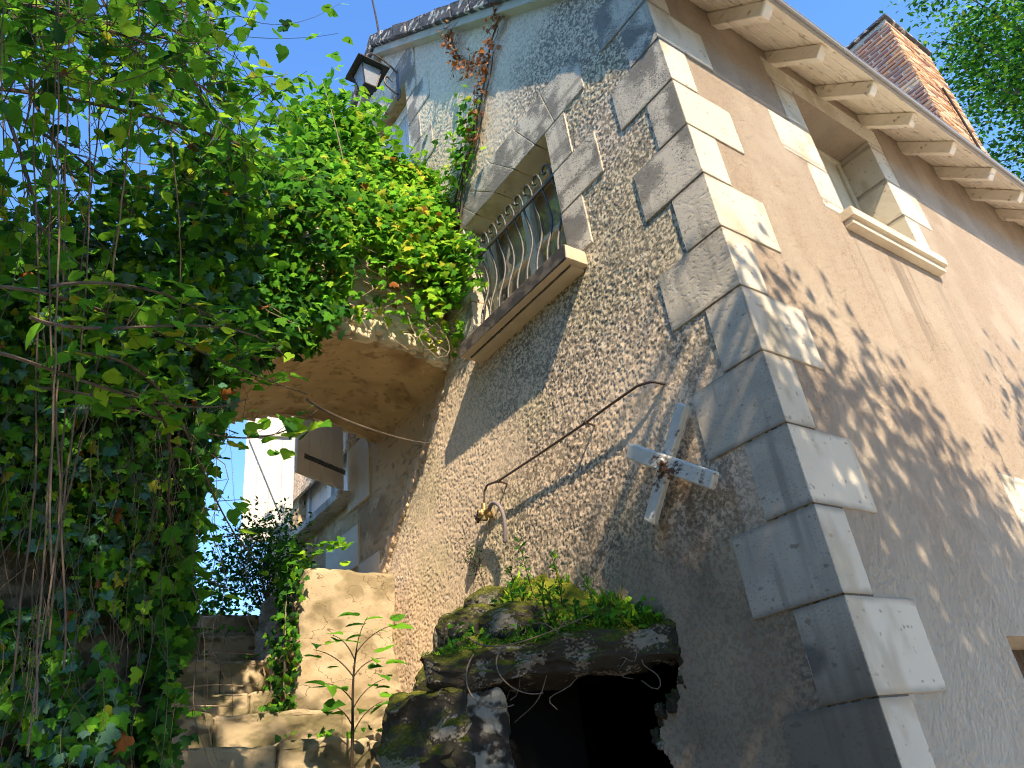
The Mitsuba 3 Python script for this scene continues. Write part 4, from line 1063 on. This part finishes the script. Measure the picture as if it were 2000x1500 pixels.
label('step_weeds', 'small green weeds and dead twigs on the edges of the stair treads', 'weeds')
n = 150; ei = rng.integers(9, 15, n); P = np.array([[edge[i][0] + .01 + rng.normal(0, .015), rng.uniform(-1.62, -.75 if edge[i][0] < -2.9 else -.2), edge[i][1] + .012] for i in ei])
P = P[meshkit.noise(P * [3, 9, 3]) > .5]; n = len(P)
N, D = droop(n, np.array([.5, -.2, .6]), .4, .6, .2); leaves('step_weeds', P, N, D, rng.uniform(.02, .055, n), pick(n, [.1, .3, .35, .15, .03, .02, .05]), 'ivy', 40)
part('step_weeds__twig', cat([tube(spline([(edge[i][0] + .02, y_, edge[i][1] + .01), (edge[i][0] + .03, y_ + .15, edge[i][1] + .022), (edge[i][0] + .015, y_ + .33, edge[i][1] + .012)], 8), .005, .003, 5) for i, y_ in ((12, -1.35), (13, -1.2), (11, -1.5), (14, -1.3))]), 'pale_stem')

# weeds on the oven --------------------------------------------------------------
label('oven_weeds', 'green weeds, grass and dry roots growing on the ruined oven', 'weeds')
vs = []; gl = []
def mound(x_, f_): 
    i = np.clip(np.searchsorted(mx, x_), 0, 89); j = int(np.clip(f_, 0, .999) * 45); return MG[i, j]
n = 1500; fx_ = rng.uniform(-2.0, -.85, n); ff = rng.random(n); P = np.array([mound(a_, b_) for a_, b_ in zip(fx_, ff)]) + [0, 0, .01]
P = P[meshkit.noise(P * [9, 9, 0] + 3) > .52]; n = len(P)
N = rng.normal(0, 1, (n, 3)) + [.3, -.3, .2]; D = rng.normal(0, .45, (n, 3)) + [.1, -.15, 1.0]
leaves('oven_weeds', P, N, D, rng.uniform(.02, .05, n) * rng.choice([1, 1, 1, 2], n), pick(n, [.05, .15, .3, .3, .15, .08]), 'narrow', 60)
n = 7000; fx_ = rng.uniform(-2.1, -.82, n); ff = rng.random(n); P = np.array([mound(a_, b_) for a_, b_ in zip(fx_, ff)])
P = P[meshkit.fbm(P * [6, 6, 2], 3, 44) > .44]; n = len(P); N = rng.normal(0, 1, (n, 3)); D = rng.normal(0, .5, (n, 3)) + [.05, -.2, .8]
leaves('oven_weeds', P, N, D, rng.uniform(.010, .024, n), pick(n, [.1, .25, .3, .15, .1, .1]), 'narrow', 0)
n = 2600; tt_ = rng.uniform(.0, 1.1, n); dp_ = -rng.random(n) ** 2 * .25; xy = A0 + tt_[:, None] * dv + dp_[:, None] * nv; P = np.c_[xy, 2.20 + .010 * tt_ + .0 * tt_]; P = P[meshkit.fbm(P * 7, 3, 45) > .45]; n = len(P)
N = rng.normal(0, 1, (n, 3)); D = rng.normal(0, .5, (n, 3)) + [.1, -.4, .5]; leaves('oven_weeds', P, N, D, rng.uniform(.010, .022, n), pick(n, [.15, .3, .3, .15, .05, .05]), 'narrow', 0)
n = 420; fx_ = rng.uniform(-1.95, -.9, n); P = np.array([mound(a_, rng.uniform(.3, 1)) for a_ in fx_]) + rng.normal(0, .025, (n, 3)) + [0, 0, .025]
N, D = droop(n, np.array([.3, -.4, .8]), .5, .7, .2); leaves('oven_weeds', P, N, D, rng.uniform(.018, .042, n), pick(n, [.05, .2, .35, .3, .1]), 'broad', 40)
for (x_, f_, hh, lean) in [(-1.35, .3, .24, (.02, -.01)), (-1.55, .25, .27, (-.02, 0)), (-1.72, .2, .16, (0, 0)), (-1.30, .6, .22, (.04, -.02)), (-1.25, .75, .18, (.03, -.02)), (-1.48, .55, .18, (0, -.02)), (-1.15, .5, .16, (.03, 0))]:
    b_ = mound(x_, f_); tip = b_ + [lean[0], lean[1] - .03, hh]; q = spline([b_, (b_ + tip) / 2 + rng.normal(0, .01, 3), tip], 12); vs.append(tube(q, .0035, .0015, 5))
    n = 34; P = q[rng.integers(2, 12, n)]; N = rng.normal(0, 1, (n, 3)); D = rng.normal(0, .7, (n, 3)) + [0, 0, .6]
    leaves('oven_weeds', P, N, D, rng.uniform(.03, .06, n), pick(n, [0, .3, .45, .2, .05]), 'narrow', 0)
part('oven_weeds__stem', cat(vs), 'dark_stem')
vs = []
for _ in range(18):
    b_ = mound(rng.uniform(-1.7, -.95), rng.uniform(.5, .95)); q = [b_ + [0, 0, .02]]
    for k in range(5): q.append(q[-1] + [rng.normal(-.01, .05), rng.normal(-.03, .03), rng.normal(-.035, .045)])
    vs.append(tube(spline(q, 16), .0035, .002, 5))
for q in [[(-1.40, -.62, 2.17), (-1.38, -.68, 2.05), (-1.30, -.68, 1.96), (-1.17, -.60, 1.93)], [(-1.30, -.52, 2.18), (-1.26, -.60, 2.08), (-1.18, -.58, 1.99), (-1.10, -.5, 1.96)], [(-1.45, -.60, 2.25), (-1.2, -.55, 2.17), (-1.05, -.42, 2.20), (-.98, -.3, 2.24)]]:
    vs.append(tube(spline(q, 24), .0042, .002, 6))
part('oven_weeds__root', cat(vs), 'liana_bark', True, lab='bare dry roots dangling over the slab')

label('dry_weed', 'thin dark feathery weed standing against the roughcast above the oven', 'weed')
vs = [tube(spline([(-2.02, -.10, 2.60), (-2.08, -.09, 2.75), (-2.16, -.08, 2.86)], 10), .003, .002, 5)]
for _ in range(16):
    b_ = np.array([-2.12, -.085, 2.78]) + rng.normal(0, 1, 3) * [.03, .01, .04]; vs.append(tube(spline([b_, b_ + rng.normal(0, .03, 3) + [0, 0, .04], b_ + rng.normal(0, .05, 3) + [0, -.02, .09]], 6), .0016, .001, 4))
part('dry_weed__stem', cat(vs), 'dark_stem')
n = 70; P = np.array([-2.14, -.09, 2.85]) + rng.normal(0, 1, (n, 3)) * [.05, .025, .05]; leaves('dry_weed', P, rng.normal(0, 1, (n, 3)), rng.normal(0, 1, (n, 3)) + [0, 0, .5], rng.uniform(.02, .04, n), pick(n, [.7, .3]), 'narrow', 0)

for key, lab_, c_ in (('wall_seedling', 'small green seedling rooted in the dark wall left of the low quoins', (-.34, -.03, 1.50)), ('wall_seedling_001', 'small green seedling at the right end of the oven slab', (-.86, -.06, 2.24)), ('wall_seedling_002', 'little seedling low on the wall over the bottom quoin', (-.28, -.03, 1.36))):
    label(key, lab_, 'seedling')
    c_ = np.array(c_); part(key + '__stem', cat([tube(spline([c_ + [0, .04, -.06], c_ + [0, 0, -.02], c_ + rng.normal(0, .02, 3) + [0, -.02, .03]], 6), .002, .0012, 4) for _ in range(3)]), 'dark_stem')
    n = 16; P = c_ + rng.normal(0, 1, (n, 3)) * [.03, .012, .03]; N, D = droop(n, np.array([.3, -.5, .8]), .3, .6, .2); leaves(key, P, N, D, rng.uniform(.02, .038, n), pick(n, [0, .1, .4, .4, .1]), 'broad', 16)

# roots at the springing of the arch
label('bare_root', 'pale bare roots sticking out of the broken mortar by the arch', 'root')
part('bare_root__strand', cat([tube(spline(q, 12), .006, .003, 6) for q in ([(-2.62, .0, 4.02), (-2.66, -.05, 4.05), (-2.64, -.07, 3.95), (-2.66, -.08, 3.86)], [(-2.84, .02, 3.90), (-2.90, -.06, 3.88), (-2.97, -.07, 3.86), (-2.98, -.07, 3.90)], [(-2.80, 0, 3.75), (-2.78, -.06, 3.80), (-2.80, -.07, 3.88)])]), 'pale_stem', True)

# tree beyond the chimney ------------------------------------------------------
label('garden_tree', 'tall feathery green tree rising behind the chimney and eaves', 'tree')
GC = np.array([.05, 10.6, 11.6])
tr = spline([(.6, 12.2, 0), (.5, 12.0, 5), (.5, 11.8, 9), (.4, 11.6, 13)], 20); bm = []
part('garden_tree__trunk', tube(tr, .22, .08, 10), 'bark', True)
nodes = []
for i in range(64):
    c_ = np.array([.75, 11.9, 11.5]) + rng.normal(0, 1, 3) * [1.0, 1.05, 1.5]
    u_, v_, _z = project(c_[None]); 
    nodes.append(c_); bm.append(tube(spline([tr[min(19, int(rng.integers(10, 19)))], (tr[14] + c_) / 2 + rng.normal(0, .2, 3), c_], 8), .03, .008, 5))
    n = 640; P = c_ + rng.normal(0, 1, (n, 3)) * [.36, .36, .28]; N, D = droop(n, np.array([.3, -.2, .9]), .5, .7, .4)
    leaves('garden_tree', P, N, D, rng.uniform(.08, .15, n), pick(n, [.14, .3, .3, .16, .08, .02]), 'small', 0)
part('garden_tree__branch', cat(bm), 'bark')

# trees that shade the scene from outside the picture ---------------------------------
def shade_tree(key, lab_, base, blobs, leaf, pal, tm, group='shade trees standing outside the picture'):
    label(key, lab_, 'tree', group)
    base = np.array(base); bm = []
    top = np.mean([b[0] for b in blobs], 0)
    tr_ = spline([base, base * [1, 1, 0] + [0, 0, top[2] * .45], top], 16)
    part(key + '__trunk', tube(tr_, .16, .05, 10), 'bark', True)
    for c_, sp_, n in blobs:
        c_ = np.array(c_); bm.append(tube(spline([tr_[10], (tr_[12] + c_) / 2, c_], 8), .03, .008, 5))
        P = c_ + np.clip(rng.normal(0, 1, (n, 3)), -2.2, 2.2) * sp_; N, D = droop(n, np.array([.3, 0, .9]), .5, .7, .5)
        leaves(key, P, N, D, rng.uniform(*leaf, n), pick(n, pal), tm, 0)
    part(key + '__branch', cat(bm), 'bark')


def along(u, w_, t): return np.array([0, u, w_]) + SUN * t


blobs = []
for u in np.arange(-5.2, -1.75, .55):
    for w_ in np.arange(2.6, 5.0, .7):
        blobs.append((along(u + rng.normal(0, .1), w_ + rng.normal(0, .1), 5.2 + rng.normal(0, .6)), [.5, .24, .42], 85))
shade_tree('shade_tree', 'broad leafy tree standing behind the viewer', (4.2, -4.6, 0), blobs, (.09, .15), [.1, .3, .4, .2], 'broad')
blobs = []
for u in np.arange(-1.35, 3.2, .33):
    wmax = np.interp(u, [-.9, -.65, -.4, -.1, .2, .5, .9, 1.25, 1.5, 1.8, 2.15, 2.5, 3.2], [3.9, 3.75, 3.95, 3.6, 3.15, 3.1, 3.1, 2.9, 2.55, 2.3, 2.25, 3.2, 3.5])
    for w_ in np.arange(.4, wmax - .1, .36):
        top_ = w_ > wmax - .55
        blobs.append((along(u + rng.normal(0, .07), w_ + rng.normal(0, .06), 4.6 + rng.normal(0, .5)), [.30, .15, .18], (90 if top_ else 230) if u > -.1 else (70 if top_ else 150)))
shade_tree('shade_tree_001', 'small leafy tree standing to the right of the viewer', (4.0, .9, 0), blobs, (.05, .085), [.1, .3, .4, .2], 'broad')

for j, (bx_, by_) in enumerate([(-7, -9), (-3, -10), (1, -10.5), (5, -10), (9, -8.5), (12, -5)]):  # unseen trees added to cut the sky light reaching the gable
    bl = [((bx_ + rng.normal(0, 1.2), by_ + rng.normal(0, .7), zc_), [1.0, .7, .9], 330) for zc_ in np.arange(1.2, 5.4, 1.0) for _ in range(2)]
    shade_tree(f'shade_tree_{j + 2:03d}', ['tall added tree blocking sky light at the stairs end of the row behind the viewer', 'tall added tree blocking sky light, second from the stairs end of the row behind the viewer', 'tall added tree blocking sky light left of the middle of the row behind the viewer', 'tall added tree blocking sky light right of the middle of the row behind the viewer', 'tall added tree blocking sky light, last but one in the row behind the viewer', 'tall added tree blocking sky light at the courtyard end of the row behind the viewer'][j], (bx_, by_, 0), bl, (.22, .36), [.4, .4, .2], 'broad', 'row of added trees blocking sky light behind the viewer')

# ------------------------------------------------------------------ finish the leaves: largest visible ones singly, the rest as one mass per plant
tot = [len(p_['P']) for p_ in plants]
allP = np.vstack([p_['P'] for p_ in plants]); who = np.repeat(np.arange(len(plants)), tot); loc = np.concatenate([np.arange(t) for t in tot])
u_, v_, zc = project(allP); dist = np.linalg.norm(allP - CAM, axis=1)
infr = (zc > .1) & (u_ > 5) & (u_ < 1995) & (v_ > 5) & (v_ < 1495)
cell = (u_ // 14).astype(int) + 200 * (v_ // 14).astype(int)
order = np.argsort(dist); order = order[infr[order]]
_, first = np.unique(cell[order], return_index=True); vis = np.zeros(len(allP), bool); vis[order[first]] = True
by = {}
for i, p_ in enumerate(plants): by.setdefault(p_['key'], []).append(i)
tply = {}


def leaf_ply(tm, k):
    c = int(rng.integers(3))
    if (tm, k, c) not in tply:
        v, f = TEMPL[tm]; v = v * [(.92, 1, .5), (1, 1, 1.3), (.85, 1, 2.4)][c]; tply[tm, k, c] = mikit.ply(TM(v, f), f'leaf_{k}', smooth=True)
    return tply[tm, k, c]


for key, idx in by.items():
    cap = max(plants[i]['parts'] for i in idx)
    cand = []
    for i in idx:
        p_ = plants[i]; m_ = vis[who == i]
        for j in np.nonzero(m_)[0]: cand.append((p_['S'][j] / np.linalg.norm(p_['P'][j] - CAM), i, j))
    cand.sort(reverse=True); chosen = {(i, j) for _, i, j in cand[:cap]}
    VV, FF, CC, o = [], [], [], 0
    for i in idx:
        p_ = plants[i]; X_, Y_, Z_ = p_['F']; v, f = TEMPL[p_['tm']]; n = len(p_['P'])
        Mx = np.stack([X_, Y_, Z_], 2) * p_['S'][:, None, None]
        sel = np.ones(n, bool)
        for j in range(n):
            if (i, j) in chosen:
                sel[j] = False
                M4 = np.eye(4); M4[:3, :3] = Mx[j]; M4[:3, 3] = p_['P'][j]
                scene[numbered(key + '__' + p_['nm'])] = {**leaf_ply(p_['tm'], int(p_['pal'][j])), 'to_world': T(M4)}
        m = sel.sum()
        if not m: continue
        curl = rng.uniform(.3, 2.2, (m, 1)); vv = np.broadcast_to(v, (m, *v.shape)).copy(); vv[..., 2] *= curl
        W = np.einsum('nij,nkj->nki', Mx[sel], vv) + p_['P'][sel][:, None]
        cols = np.array([PAL[k] for k in range(9)])[p_['pal'][sel]] * rng.uniform(.7, 1.35, (m, 1)) * rng.uniform(.9, 1.1, (m, 3))
        VV.append(W.reshape(-1, 3)); FF.append((f[None] + (np.arange(m) * len(v))[:, None, None]).reshape(-1, 3) + o); CC.append(np.repeat(cols, len(v), 0)); o += m * len(v)
    if VV:
        part(key + '__foliage', TM(np.vstack(VV), np.vstack(FF)), 'leaf_mix', True, kind='stuff', color=np.clip(np.vstack(CC), 0, 1))
